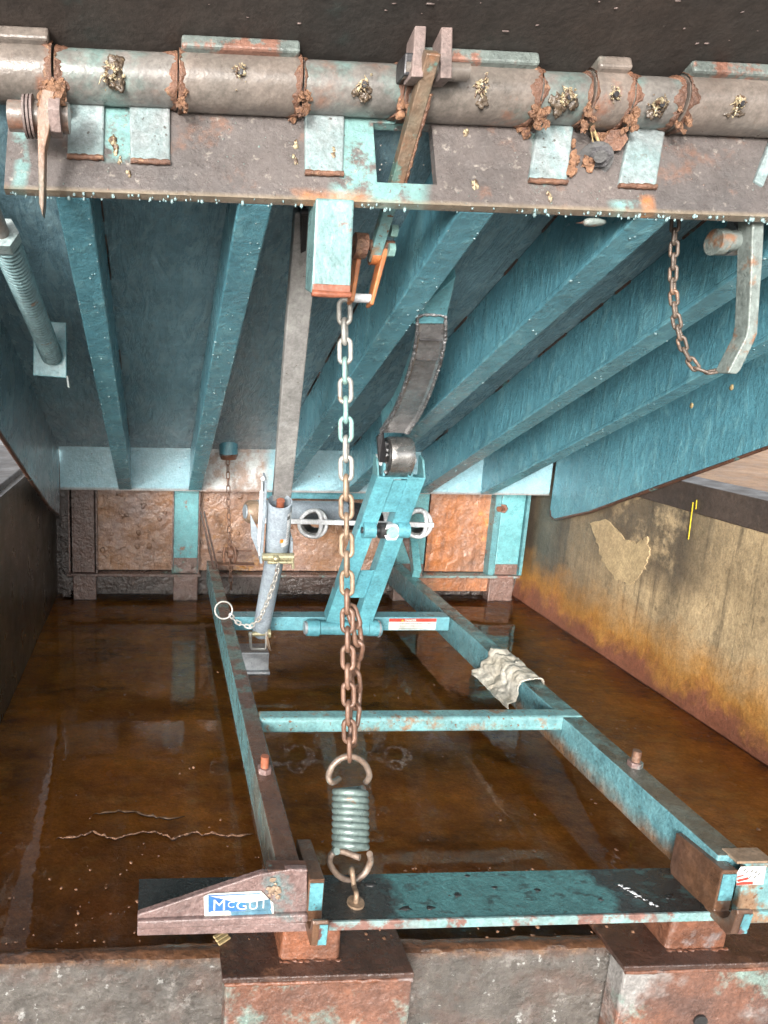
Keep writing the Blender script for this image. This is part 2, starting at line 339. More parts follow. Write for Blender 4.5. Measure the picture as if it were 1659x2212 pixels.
def floor_mat():
    g = G('wet_brown_floor'); x, y, z = g.sep()
    v = g.mapc((1, 2.4, 1))
    n = g.noise(3.2, 9, .68, v); n2 = g.noise(9, 8, .7, v)
    c = g.mix(g.ramp(n, .34, .64), (.46, .16, .036), (.88, .36, .06))
    c = g.mix(g.ramp(n2, .54, .74), c, (.85, .45, .13))
    c = g.mix(g.ramp(g.noise(4, 7, .7, g.mapc((1, 1.8, 1), (4, 2, 0))), .54, .68, 0, .75), c, (.13, .055, .025))
    bx = g.math('ADD', x, g.math('MULTIPLY', g.math('SUBTRACT', n, .5), .12))
    st = g.math('MULTIPLY', g.band(bx, -.31, -.20, .03), g.ramp(y, 2.4, 1.8, 0, .8))
    c = g.mix(st, c, (.70, .28, .05))  # orange band at left: light reflected in the water, painted into the floor colour
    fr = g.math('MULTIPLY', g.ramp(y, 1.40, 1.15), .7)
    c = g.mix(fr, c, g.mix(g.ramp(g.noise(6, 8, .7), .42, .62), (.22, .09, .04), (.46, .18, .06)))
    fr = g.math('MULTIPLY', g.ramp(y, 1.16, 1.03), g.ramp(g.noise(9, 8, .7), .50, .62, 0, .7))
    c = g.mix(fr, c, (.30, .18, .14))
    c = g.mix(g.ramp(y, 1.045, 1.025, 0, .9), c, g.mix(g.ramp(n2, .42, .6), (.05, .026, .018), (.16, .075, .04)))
    c = g.grit(c, .8)
    rr = g.ramp(g.noise(12, 6), .35, .65, .06, .28)
    bm = g.math('ADD', g.noise(60, 8, .7), g.math('MULTIPLY', g.noise(12, 6, .6), 3.0))
    m_ = g.fin(c, rr, bm, .9, .006, coat=1)
    k = g.n.new('ShaderNodeBump'); k.inputs['Strength'].default_value = .35; k.inputs['Distance'].default_value = .005
    g.l.new(g.math('ADD', g.noise(9, 5, .6), g.math('MULTIPLY', g.noise(45, 4), .25)), k.inputs['Height']); g.l.new(k.outputs[0], g.b.inputs['Coat Normal'])
    g.b.inputs['Coat Roughness'].default_value = .05
    return m_
M['floor'] = floor_mat()

def right_wall_mat():
    g = G('stained_tan_concrete'); x, y, z = g.sep()
    sv = g.mapc((7, 7, 1.1)); n = g.noise(1.6, 8, .65, sv)
    c = g.mix(g.ramp(g.noise(4, 7, .6), .35, .65), (.50, .38, .225), (.36, .27, .16))
    c = g.mix(g.ramp(n, .46, .66, 0, .8), c, (.16, .125, .08))
    c = g.mix(g.ramp(g.noise(1.3, 7, .7, g.mapc((22, 22, 1.4), (2, 4, 0))), .54, .66, 0, .8), c, (.10, .08, .055))
    c = g.mix(g.ramp(g.noise(26, 6, .7), .60, .70, 0, .55), c, (.06, .05, .035))
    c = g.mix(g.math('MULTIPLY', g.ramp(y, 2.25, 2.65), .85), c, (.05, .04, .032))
    zz = g.math('ADD', z, g.math('MULTIPLY', g.math('SUBTRACT', g.noise(7, 7, .7), .5), .30))
    c = g.mix(g.ramp(zz, .24, .08), c, (.42, .20, .045))
    c = g.mix(g.ramp(zz, .10, .03), c, (.22, .085, .05))
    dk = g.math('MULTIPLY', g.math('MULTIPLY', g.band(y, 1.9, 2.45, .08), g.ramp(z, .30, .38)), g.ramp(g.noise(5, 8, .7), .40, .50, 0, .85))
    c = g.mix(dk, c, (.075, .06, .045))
    c = g.grit(c, .9)
    bm = g.math('ADD', g.noise(90, 8, .7), g.math('MULTIPLY', g.noise(14, 5), 2.))
    return g.fin(c, g.ramp(n, .3, .7, .25, .6), bm, .5, .005, coat=.15)
M['right_wall'] = right_wall_mat()
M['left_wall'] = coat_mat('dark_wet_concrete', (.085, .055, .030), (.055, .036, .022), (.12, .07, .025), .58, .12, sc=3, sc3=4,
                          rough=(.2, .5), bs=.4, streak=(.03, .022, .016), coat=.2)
M['curb'] = coat_mat('curb_angle', (.075, .055, .045), (.055, .042, .036), (.11, .08, .06), .6, .08, rough=(.35, .6))
M['slab'] = coat_mat('wet_tan_floor', (.48, .27, .13), (.38, .20, .09), (.14, .08, .045), .58, .12, sc=4, sc3=6,
                     rough=(.4, .6), bs=.2, spec=.2)
M['rear_panel'] = coat_mat('rusted_rear_panel', (.29, .19, .155), (.34, .17, .08), (.52, .24, .05), .60, .08, sc=4.5, sc3=5,
                           rough=(.10, .38), bs=.9, bd=.006, bsc=55, spots=(.07, .05, .04), st=.70, coat=.5)
M['rear_panel_orange'] = coat_mat('orange_rear_panel', (.46, .17, .06), (.30, .18, .13), (.50, .22, .05), .58, .08, sc=5, sc3=6,
                                  rough=(.12, .4), bs=.8, bd=.005, bsc=70, streak=(.16, .07, .04), coat=.4)
M['rear_dark'] = coat_mat('dark_wet_rear', (.065, .042, .034), (.035, .024, .02), (.14, .09, .07), .60, .06, sc=8, sc3=12,
                          rough=(.06, .3), bs=1, bd=.006, bsc=60, coat=.5)
M['post_rust'] = coat_mat('rusted_post', (.18, .11, .09), (.13, .08, .065), (.11, .20, .18), .60, .06, sc=7, sc3=10,
                          rough=(.12, .4), bs=.9, bd=.004, coat=.45)
M['post_teal'] = coat_mat('teal_post', (.15, .40, .43), (.12, .33, .36), (.23, .13, .09), .60, .06, sc=6, sc3=10,
                          rough=(.2, .4), bs=.4, coat=.3)

def front_concrete():
    g = G('gray_front_concrete'); x, y, z = g.sep()
    c = g.mix(g.ramp(g.noise(7, 8, .65), .35, .65), (.125, .11, .095), (.07, .062, .053))
    c = g.mix(g.ramp(g.noise(15, 8, .75), .56, .62, 0, .7), c, (.26, .24, .22)); c = g.mix(g.ramp(g.noise(46, 5, .6), .63, .66, 0, .9), c, (.42, .42, .40)); c = g.mix(g.ramp(g.noise(9, 8, .7), .50, .60, 0, .7), c, (.10, .06, .045))
    zz = g.math('ADD', z, g.math('MULTIPLY', g.math('SUBTRACT', g.noise(16, 6, .7), .5), .05))
    c = g.mix(g.ramp(zz, -.024, -.004), c, g.mix(g.ramp(g.noise(22, 7, .7), .45, .6), (.085, .042, .026), (.24, .12, .055))); c = g.grit(c, 1)
    bm = g.math('ADD', g.noise(70, 8, .75), g.math('MULTIPLY', g.noise(20, 5), 2.5))
    return g.fin(c, g.ramp(g.noise(25, 5), .35, .65, .10, .4), bm, 1, .008, coat=1)
M['front_concrete'] = front_concrete()
M['embed'] = coat_mat('rusted_embed_plate', (.20, .085, .05), (.12, .065, .05), (.19, .26, .23), .53, .09, sc=8, sc3=9,
                      rough=(.12, .45), bs=.8, bd=.005, coat=.45, c4=(.24, .23, .22), th4=.54)
M['embed_top'] = coat_mat('wet_embed_top', (.075, .036, .024), (.045, .022, .016), (.17, .08, .045), .56, .1, sc=6, sc3=9,
                          rough=(.15, .4), bs=.8, bd=.005, coat=.8)
M['drive'] = coat_mat('concrete_drive', (.42, .40, .37), (.36, .34, .31), rough=(.5, .8))

# water film
def water_mat():
    m = bpy.data.materials.new('pit_water'); m.use_nodes = True
    n, l = m.node_tree.nodes, m.node_tree.links
    n.clear(); o = n.new('ShaderNodeOutputMaterial')
    tr = n.new('ShaderNodeBsdfTransparent'); tr.inputs[0].default_value = (.95, .89, .80, 1)
    gl = n.new('ShaderNodeBsdfGlossy'); gl.inputs['Roughness'].default_value = .02
    gl.inputs[0].default_value = (1, 1, 1, 1)
    fr = n.new('ShaderNodeFresnel'); fr.inputs[0].default_value = 1.31
    mx = n.new('ShaderNodeMixShader'); ge = n.new('ShaderNodeNewGeometry')
    no = n.new('ShaderNodeTexNoise'); no.inputs['Scale'].default_value = 9; no.inputs['Detail'].default_value = 3
    bu = n.new('ShaderNodeBump'); bu.inputs['Strength'].default_value = .16; bu.inputs['Distance'].default_value = .006
    l.new(ge.outputs['Position'], no.inputs['Vector']); l.new(no.outputs['Fac'], bu.inputs['Height'])
    l.new(bu.outputs[0], gl.inputs['Normal']); l.new(bu.outputs[0], fr.inputs['Normal'])
    l.new(fr.outputs[0], mx.inputs[0]); l.new(tr.outputs[0], mx.inputs[1]); l.new(gl.outputs[0], mx.inputs[2])
    l.new(mx.outputs[0], o.inputs[0]); return m
M['water'] = water_mat()

# ------------------------------------------------------------ mesh builder
ORG = {}
def frame(p0, p1, up=V((0, 0, 1))):
    a = (V(p1) - V(p0)); L = a.length; a.normalize()
    u = V(up); s = a.cross(u)
    if s.length < 1e-4: s = a.cross(V((1, 0, 0)))
    s.normalize(); u = s.cross(a).normalized()
    return a, s, u, L
class MB:
    def __init__(s): s.v = []; s.f = []; s.sm = []
    def add(s, vs, fs, smooth=False):
        o = len(s.v); s.v += [V(p) for p in vs]
        for f in fs: s.f.append([o + i for i in f]); s.sm.append(smooth)
        return s
    def hexa(s, p):  # p: 4 bottom, 4 top in the same order
        return s.add(p, [(3, 2, 1, 0), (4, 5, 6, 7), (0, 1, 5, 4), (1, 2, 6, 5), (2, 3, 7, 6), (3, 0, 4, 7)])
    def box(s, a, b):
        (x0, y0, z0), (x1, y1, z1) = a, b
        x0, x1 = min(x0, x1), max(x0, x1); y0, y1 = min(y0, y1), max(y0, y1); z0, z1 = min(z0, z1), max(z0, z1)
        return s.hexa([(x0, y0, z0), (x1, y0, z0), (x1, y1, z0), (x0, y1, z0), (x0, y0, z1), (x1, y0, z1), (x1, y1, z1), (x0, y1, z1)])
    def dbox(s, x0, x1, s0, s1, t0, t1):   # box in deck coordinates
        return s.hexa([D(x0, s1, t0), D(x1, s1, t0), D(x1, s0, t0), D(x0, s0, t0), D(x0, s1, t1), D(x1, s1, t1), D(x1, s0, t1), D(x0, s0, t1)])
    def bar(s, p0, p1, w, h, up=V((0, 0, 1)), taper=1):
        a, sd, u, L = frame(p0, p1, up); p0 = V(p0); p1 = V(p1); k = taper
        return s.hexa([p0 - sd * w / 2 - u * h / 2, p0 + sd * w / 2 - u * h / 2, p1 + sd * w * k / 2 - u * h * k / 2, p1 - sd * w * k / 2 - u * h * k / 2,
                       p0 - sd * w / 2 + u * h / 2, p0 + sd * w / 2 + u * h / 2, p1 + sd * w * k / 2 + u * h * k / 2, p1 - sd * w * k / 2 + u * h * k / 2])
    def prism(s, pts, ext):
        n = len(pts); P = [V(p) for p in pts]; Q = [p + V(ext) for p in P]
        return s.add(P + Q, [tuple(range(n))[::-1], tuple(range(n, 2 * n))] + [(i, (i + 1) % n, n + (i + 1) % n, n + i) for i in range(n)])
    def cyl(s, p0, p1, r, r1=None, seg=24, cap=True, flat=False):
        r1 = r if r1 is None else r1
        a, sd, u, L = frame(p0, p1); vs = []
        for p, rr in ((V(p0), r), (V(p1), r1)):
            for i in range(seg):
                t = 2 * math.pi * i / seg; vs.append(p + (sd * math.cos(t) + u * math.sin(t)) * rr)
        fs = [(i, (i + 1) % seg, seg + (i + 1) % seg, seg + i) for i in range(seg)]
        s.add(vs, fs, not flat)
        if cap: s.add(vs, [tuple(range(seg))[::-1], tuple(range(seg, 2 * seg))])
        return s
    def hexnut(s, p0, p1, r): return s.cyl(p0, p1, r, seg=6, flat=True)
    def pipe(s, p0, p1, r, ri, seg=32):
        a, sd, u, L = frame(p0, p1); vs = []
        for p, rr in ((V(p0), r), (V(p1), r), (V(p1), ri), (V(p0), ri)):
            for i in range(seg):
                t = 2 * math.pi * i / seg; vs.append(p + (sd * math.cos(t) + u * math.sin(t)) * rr)
        for k in range(4):
            s.add(vs, [(k * seg + i, k * seg + (i + 1) % seg, ((k + 1) % 4) * seg + (i + 1) % seg, ((k + 1) % 4) * seg + i) for i in range(seg)], k in (0, 2))
        return s
    def tube(s, pts, r, seg=10, closed=False, jit=0, rs=None):
        P = [V(p) for p in pts]; n = len(P); rings = []; up = None
        for i in range(n):
            t = (P[(i + 1) % n] - P[i - 1]) if closed else (P[min(i + 1, n - 1)] - P[max(i - 1, 0)])
            t.normalize()
            if up is None:
                up = t.orthogonal().normalized()
            else:
                up = (up - t * up.dot(t)); up = up.normalized() if up.length > 1e-6 else t.orthogonal().normalized()
            b = t.cross(up); rings.append([])
            rr = (rs[i] if rs else r)
            for k in range(seg):
                a = 2 * math.pi * k / seg; q = rr * (1 + (random.uniform(-jit, jit) if jit else 0))
                rings[-1].append(P[i] + (up * math.cos(a) + b * math.sin(a)) * q)
        vs = [v for r_ in rings for v in r_]; m = n if closed else n - 1
        if closed:  # untwist: find best offset for last-to-first
            best = min(range(seg), key=lambda o: (rings[-1][0] - rings[0][o]).length)
        fs = []
        for i in range(m):
            off = best if (closed and i == n - 1) else 0
            for k in range(seg):
                j = (i + 1) % n
                fs.append((i * seg + k, j * seg + (k + off) % seg, j * seg + (k + 1 + off) % seg, i * seg + (k + 1) % seg))
        s.add(vs, fs, True)
        if not closed: s.add(vs, [tuple(range(seg)), tuple(range((n - 1) * seg, n * seg))])
        return s
    def blob(s, c, r, jit=.35, sub=2, sc=(1, 1, 1), seed=None, smooth=True):
        bm = bmesh.new(); bmesh.ops.create_icosphere(bm, subdivisions=sub, radius=1)
        o = V((random.random() * 50,) * 3); c = V(c)
        vs = []
        for v in bm.verts:
            k = 1 + jit * (noise.noise(v.co * 1.7 + o) + .6 * noise.noise(v.co * 4.1 + o))
            vs.append(c + V((v.co.x * sc[0], v.co.y * sc[1], v.co.z * sc[2])) * r * k)
        s.add(vs, [[q.index for q in f.verts] for f in bm.faces], smooth); bm.free(); return s
    def build(s, name, mat, parent=None, org=None, bevel=0, label=None, kind=None, cat=None, group=None, seg=2):
        me = bpy.data.meshes.new(name)
        o = V(org) if org is not None else (ORG[parent.name] if parent else V((0, 0, 0)))
        me.from_pydata([tuple(v - o) for v in s.v], [], s.f)
        me.polygons.foreach_set('use_smooth', s.sm)
        bm = bmesh.new(); bm.from_mesh(me); bmesh.ops.recalc_face_normals(bm, faces=bm.faces[:]); bm.to_mesh(me); bm.free()
        me.materials.append(M[mat] if isinstance(mat, str) else mat)
        ob = bpy.data.objects.new(name, me); COL.objects.link(ob)
        if parent: ob.parent = parent
        else: ob.location = o
        ORG[ob.name] = o
        if bevel:
            b = ob.modifiers.new('bevel', 'BEVEL'); b.width = bevel; b.segments = seg; b.limit_method = 'ANGLE'; b.angle_limit = R_(40)
        tag(ob, label, cat, group, kind); return ob
def tag(o, label=None, cat=None, group=None, kind=None):
    if label: o['label'] = label
    if cat: o['category'] = cat
    if group: o['group'] = group
    if kind: o['kind'] = kind
def thing(name, label, cat, loc, group=None):
    o = bpy.data.objects.new(name, None); COL.objects.link(o); o.location = V(loc); o.empty_display_size = .05
    ORG[o.name] = V(loc); tag(o, label, cat, group); return o
def text_mesh(s, size, mat, parent, origin, xdir, ydir, name='lettering', sx=1, bold=0):
    cu = bpy.data.curves.new('lettering', 'FONT'); cu.body = s; cu.size = size; cu.extrude = 0; cu.offset = bold
    t = bpy.data.objects.new('lettering_tmp', cu); COL.objects.link(t)
    dg = bpy.context.evaluated_depsgraph_get(); me = bpy.data.meshes.new_from_object(t.evaluated_get(dg))
    bpy.data.objects.remove(t); xd, yd = V(xdir).normalized(), V(ydir).normalized(); zd = xd.cross(yd)
    for v in me.vertices:
        v.co = V(origin) + xd * v.co.x * sx + yd * v.co.y + zd * (v.co.z) - ORG[parent.name]
    me.materials.clear(); me.materials.append(M[mat])
    o = bpy.data.objects.new(name, me); COL.objects.link(o); o.parent = parent; ORG[o.name] = ORG[parent.name]; return o
def fn(x, y, z=0, s=1): return noise.noise(V((x, y, z)) * s)

# ============================================================ SETTING
XL, XR, YB = -.44, 1.62, 2.93
# pit floor, gently uneven, low at the back where water stands
m = MB(); nx, ny = 150, 150; vs = []; y0, y1 = 1.003, YB + .01
for j in range(ny + 1):
    for i in range(nx + 1):
        x = XL - .02 + (XR - XL + .04) * i / nx; y = y0 + (y1 - y0) * j / ny
        t = min(1, max(0, (y - 1.003) / .03))
        h = .002 - .0135 * t * t * (3 - 2 * t) + .004 * fn(x, y, 0, 5) + .003 * fn(x, y, 3, 15) + .0015 * fn(x, y, 3, 40)
        h += .0015 * fn(x, y, 9, 9) * fn(x, y, 9, 9)
        if y < 1.03: h = h * .4 - (.006 if j == 0 else 0) + .002 * fn(x, 0, 1, 30)
        vs.append((x, y, h))
fs = [(j * (nx + 1) + i, j * (nx + 1) + i + 1, (j + 1) * (nx + 1) + i + 1, (j + 1) * (nx + 1) + i) for j in range(ny) for i in range(nx)]
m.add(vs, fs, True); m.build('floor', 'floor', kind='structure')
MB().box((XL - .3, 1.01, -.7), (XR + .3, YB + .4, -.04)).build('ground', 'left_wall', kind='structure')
m = MB(); m.add([(XL, 1.0, -.0065), (XR, 1.0, -.0065), (XR, YB, -.0065), (XL, YB, -.0065)][0:4], [(0, 1, 2, 3)])
m.v[0].y = m.v[1].y = 1.006; wt = m.build('water', 'water', kind='structure')
if wt.data.polygons[0].normal.z < 0: wt.data.flip_normals()
# front face of the dock below the pit floor
m = MB(); vs = []; nx, nz = 160, 60
for j in range(nz + 1):
    for i in range(nx + 1):
        x = -1.2 + 3.6 * i / nx; z = -.004 - .6 * (j / nz) ** 1.5
        yy = 1.003 + .006 * fn(x, z, 0, 8) + .003 * fn(x, z, 4, 30)
        if j == 0: yy += .006
        vs.append((x, yy, z + (.002 * fn(x, 0, 0, 30) if j == 0 else 0)))
fs = [(j * (nx + 1) + i, j * (nx + 1) + i + 1, (j + 1) * (nx + 1) + i + 1, (j + 1) * (nx + 1) + i) for j in range(nz) for i in range(nx)]
m.add(vs, fs, True); m.build('concrete_wall', 'front_concrete', org=(0, 1, -.6), label='gray pitted wet concrete face below the front edge of the pit', cat='concrete wall')
MB().box((-8, -9, -.7), (9, 1.0, -.6)).build('driveway', 'drive', kind='structure')
# pit walls
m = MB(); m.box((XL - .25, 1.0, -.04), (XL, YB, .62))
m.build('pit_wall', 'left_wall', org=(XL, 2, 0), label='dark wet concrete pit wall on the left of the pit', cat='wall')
wr = thing('pit_wall', 'tan stained concrete pit wall with rust along its foot, right of the pit', 'wall', (XR, 2, 0))
m = MB(); vs = []; ny, nz = 120, 50
for j in range(nz + 1):
    for i in range(ny + 1):
        y = 1.0 + (YB - 1.0) * i / ny; z = -.03 + .63 * j / nz
        vs.append((XR + .004 * fn(y, z, 0, 5) - (.012 * max(0, 1 - (z + .0) / .07)), y, z))
fs = [(j * (ny + 1) + i, j * (ny + 1) + i + 1, (j + 1) * (ny + 1) + i + 1, (j + 1) * (ny + 1) + i) for j in range(nz) for i in range(ny)]
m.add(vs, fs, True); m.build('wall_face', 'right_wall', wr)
MB().box((XR - .004, 1.0, .585), (XR + .12, YB, .672)).build('curb_angle', 'curb', wr, bevel=.003)
for k, (u0, v0, u1, v1) in enumerate([(1497, 1085, 1487, 1165), (1505, 1080, 1503, 1100)]):
    a = pl(u0, v0, 0, XR - .007); b = pl(u1, v1, 0, XR - .007)
    if k == 1 or True:
        MB().bar(a, b, .002, .0025, V((1, 0, 0))).build('paint_streak', 'yellow', wr)
m = MB()                                            # flaked lighter patch of render
pts = [(1275, 1130), (1310, 1120), (1345, 1160), (1372, 1175), (1398, 1160), (1402, 1200), (1390, 1235), (1362, 1262), (1330, 1250), (1300, 1210), (1288, 1170)]
pts = [(a[0] + (b[0] - a[0]) * k / 6 + random.gauss(0, 1.6), a[1] + (b[1] - a[1]) * k / 6 + random.gauss(0, 1.6)) for a, b in zip(pts, pts[1:] + pts[:1]) for k in range(6)]
P = [pl(u, v, 0, XR - .0035) for u, v in pts]; m.prism([p + V((.004, 0, 0)) for p in P], (-.0045, 0, 0))
M['patch'] = coat_mat('bare_render', (.46, .35, .20), (.40, .30, .175), (.28, .21, .12), .6, .1, rough=(.4, .6))
m.build('render_patch', 'patch', wr)
m = MB(); m.box((XL - .3, YB, -.04), (XR + .3, YB + .2, .64))
m.build('rear_pit_wall', 'rear_dark', org=(.6, YB, 0), label='dark wet wall closing the back of the pit behind the rusty panels', cat='wall')
# floor slabs beside and behind the pit
m = MB(); m.box((XR + .12, .9, .55), (7, 9, .668)); m.box((XL - .25, YB + .2, .55), (XR + .12, 9, .668)); m.box((-5, .9, .55), (XL - .25, 9, .635))
m.build('warehouse_floor', 'slab', kind='structure')
MB().box((XL - .27, 1.0, .595), (XL - .02, YB, .64)).build('left_curb_angle', 'curb', org=(XL, 2, .6), bevel=.003,
    label='dark steel curb angle capping the left pit wall', cat='curb')

# ============================================================ DECK
dk = thing('dock_leveler_deck', 'raised teal steel dock leveler deck with ribbed underside over the pit', 'dock leveler', (.6, 2.72, .5))
deckT = .150
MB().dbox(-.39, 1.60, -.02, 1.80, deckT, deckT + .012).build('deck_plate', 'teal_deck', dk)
BX = [(-.160, -.108), (.115, .168), (.458, .515), (.742, .800), (1.035, 1.095), (1.305, 1.36)]
for i, (a, b) in enumerate(BX):
    m = MB(); m.dbox(a, b, .012, HSF - .014, 0, .011); m.dbox(a + .004, b - .004, .014, HSF - .016, .011, deckT - .001)
    bo = m.build('beam', 'teal', dk, bevel=.003)
    d = MB()
    for k in range(110 if i < 4 else 50):
        s = random.uniform(.1, 1.72); x = random.uniform(a + .002, b - .002) if random.random() < .7 else random.choice([a + .003, b - .003])
        r = random.uniform(.0006, .0020) * (1 if random.random() < .85 else 1.6)
        d.blob(D(x, s + .0 if k % 3 else min(1.72, s * s * .58), -.0002), r, .15, 1, (1.1, 1.1, .8))
    d.build('water_droplets', 'drop', bo, kind='stuff')
    d = MB()
    for k in range(8):                             # rusty stitch-weld gaps where web meets deck plate
        s0 = random.uniform(.15, 1.6); L = random.uniform(.04, .14); xs = (b - .004) if i < 2 else (a + .004)
        d.dbox(xs - .0025, xs + .0025, s0, s0 + L, deckT - .006, deckT - .0005)
    d.build('stitch_weld', 'rail_rust', bo, kind='stuff')
hr = MB().box((-.39, 2.721, .494), (1.60, 2.733, .668)).build('rear_header', 'header_rear', dk)
m = MB(); m.box((-.39, 2.700, .655), (1.60, 2.7205, .668)); m.build('rear_ledge', 'header_rear', dk)
for i, (x, sgn) in enumerate(((-.398, 1), (1.60, 1))):
    pts = []
    yb = 2.70
    zlow = lambda y: 1.756 - .464 * y - .137
    pts = [(x, yb, .685), (x, yb, .435), (x, yb - .012, .412), (x, yb - .04, .405)]
    for y in (2.45, 2.2, 1.9, 1.6, 1.3): pts.append((x, y, zlow(y) + .004 * fn(y, i, 0, 9)))
    pts += [(x, 1.12, zlow(1.12)), (x, 1.15, 1.40)]
    m = MB().prism(pts, (.008, 0, 0)); sk = m.build('side_skirt', 'teal' if i else 'teal_deck', dk)
    e = MB(); e.tube([(x + .004, p[1], p[2] + .001) for p in pts[1:-1]], .006, 8, jit=.25); e.build('rusted_edge', 'rail_rust', sk)
    if i:
        for (u, v) in ((1580, 837), (1494, 876)):
            c = pl(u, v, 0, x); MB().blob(c, .007, .2, 2, (.4, 1, 1.3)).build('plug', 'wood', sk)
# front header with its window
hx0, hx1 = -.232, 1.25
a = hs(808, 395); b = hs(940, 270)
wx0, wx1 = hs(810, 330).x, hs(938, 330).x
wt0 = (hs(870, 396) - DO).dot(DT); wt1 = (hs(870, 268) - DO).dot(DT)
m = MB(); s0, s1 = HSF - .014, HSF; HT = .150
m.dbox(hx0, wx0, s0, s1, 0, HT); m.dbox(wx1, hx1, s0, s1, 0, HT)
m.dbox(wx0, wx1, s0, s1, 0, wt0); m.dbox(wx0, wx1, s0, s1, wt1, HT)
hd = m.build('front_header', 'header', dk)
d = MB()
for k in range(120):
    x = random.uniform(hx0, .99); r = random.uniform(.0008, .0022) if random.random() < .85 else .0028; L = random.uniform(1, 2.0)
    d.blob(D(x, random.uniform(HSF - .016, HSF - .002), -.0008 - r * .3), r, .1, 1, (1, 1, L))
d.build('hanging_droplets', 'drop', hd, kind='stuff')
d = MB()
for k in range(260):
    x = random.uniform(hx0, .99); d.blob(D(x, HSF, random.uniform(.002, .14)), random.uniform(.0006, .002), .5, 1, (1, .5, 1))
d.build('dirt_specks', 'tube', hd, kind='stuff')
# hinge tubes on header and knuckles on lip; x limits from the picture
TC = D(0, 1.800, .176)                               # hinge axis
def tx(u, v=170):
    d = ray(u, v); k = (TC.y - .03 - CAMP.y) / d.y; return (CAMP + d * k).x
segs = [(-40, 113, 'L'), (118, 383, 'H'), (386, 651, 'L'), (656, 872, 'H'), (874, 1166, 'L'), (1172, 1279, 'H'), (1284, 1366, 'L'), (1372, 1481, 'H'), (1487, 1850, 'L')]
lip = thing('lip', 'dark greasy lip plate on hinge knuckles, hanging over the top of the picture', 'lip plate', TC + V((.6, 0, 0)))
m = MB(); m.dbox(-.45, 1.35, 1.76, 2.45, .2135, .2295); m.build('lip_plate', 'lip', lip)
d = MB()
for k in range(120):
    x = random.uniform(-.3, 1.0); s = random.uniform(1.87, 2.1)
    d.blob(D(x, s, .213), random.uniform(.001, .0035), .6, 1, (random.uniform(.6, 2), .8, .3))
d.build('dirt_specks', 'lug', lip, kind='stuff')
for u0, u1, kd in segs:
    x0, x1 = tx(u0), tx(u1); r = .0365 if kd == 'H' else .0405
    m = MB(); n = max(8, int((x1 - x0) / .008)); pts = [TC + V((x0 + (x1 - x0) * i / n, 0, 0)) for i in range(n + 1)]
    rs = [r * (1 + .006 * fn(p.x, 0, 0, 30)) for p in pts]; rs[0] *= .97; rs[-1] *= .97
    m.tube(pts, r, 40, rs=rs)
    if kd == 'H': t = m.build('hinge_tube', 'tube', dk)
    else: t = m.build('hinge_knuckle', 'knuckle', lip)
    # rusty scale at the ends: a thin uneven crust wrapped round the tube
    for xe in (x0, x1):
        sg = 1 if xe == x0 else -1
        w_ = MB(); vs = []; na, nb = 60, 7; wk = random.choice([.45, .7, 1.0, 1.2])
        for i in range(na + 1):
            an = R_(-80 + 270 * i / na); wd = wk * (.010 + .016 * max(-.5, fn(i, xe * 9, 0, .13)) + .006 * fn(i, xe * 7, 3, .8))
            for k in range(nb + 1):
                f = k / nb; q = r + (.0022 + .0016 * fn(i, k + xe * 50, 0, .6) + .0012 * fn(i, k, 6, 1.3)) * (1 - f ** 3) - .0006 * f
                if k == nb: q = r - .001
                vs.append(TC + V((xe + sg * f * wd, 0, 0)) + (V((0, -1, 0)) * math.cos(an) + V((0, 0, -1)) * math.sin(an)) * q)
        fs = [(i * (nb + 1) + k, i * (nb + 1) + k + 1, (i + 1) * (nb + 1) + k + 1, (i + 1) * (nb + 1) + k) for i in range(na) for k in range(nb)]
        w_.add(vs, fs, True); w_.build('rust_scale', 'rust', t)
        if xe == x0 and u0 > 0:
            q = MB()
            for i in range(16 if u0 in (1172, 118, 1372) else 9): q.blob(TC + V((xe + random.uniform(-.010, .012), -.034 + random.uniform(-.003, .006) + .0, -.014 - random.uniform(0, .036))), random.uniform(.0025, .0065), .8, 2, (1, .7, 1.2), smooth=False)
            q.build('rust_flakes', 'debris', t, kind='stuff')
# flange strips welding knuckles to lip
for u0, u1, kd in segs:
    if kd != 'L': continue
    x0, x1 = tx(u0), tx(u1)
    m = MB(); m.dbox(x0 + .003, x1 - .004, 1.803, 1.848, .192, .213)
    m.build('weld_flange', 'flange' if u0 in (386, 874, 1487) else 'knuckle', lip, bevel=.004)
# weld straps
for (ua, ub, va, vb, ub0, ub1) in ((148, 226, 168, 335, 145, 224), (278, 367, 175, 345, 282, 368), (659, 746, 205, 370, 659, 742), (1172, 1246, 225, 388, 1142, 1225), (1370, 1445, 240, 398, 1337, 1418)):
    q = [hs(ub0, vb, .004), hs(ub1, vb + (ub1 - ub0) * .04, .004), hs(ub, va + (ub - ua) * .04, .010), hs(ua, va, .010)]
    m = MB(); m.prism([p + DS * .0 for p in q], -DS * .016)
    st = m.build('weld_strap', 'strap', dk, bevel=.003)
    w_ = MB(); A, B = q[0], q[1]; Tt = [A + (B - A) * i / 12 + DT * -.002 for i in range(13)]; w_.tube(Tt, .004, 8, jit=.3)
    w_.build('weld_bead', 'rust', st)
    w_ = MB(); A, B = q[3], q[2]; Tt = [A + (B - A) * i / 12 for i in range(13)]; w_.tube(Tt, .0045, 8, jit=.12)
    w_.build('upper_weld', 'strap', st)
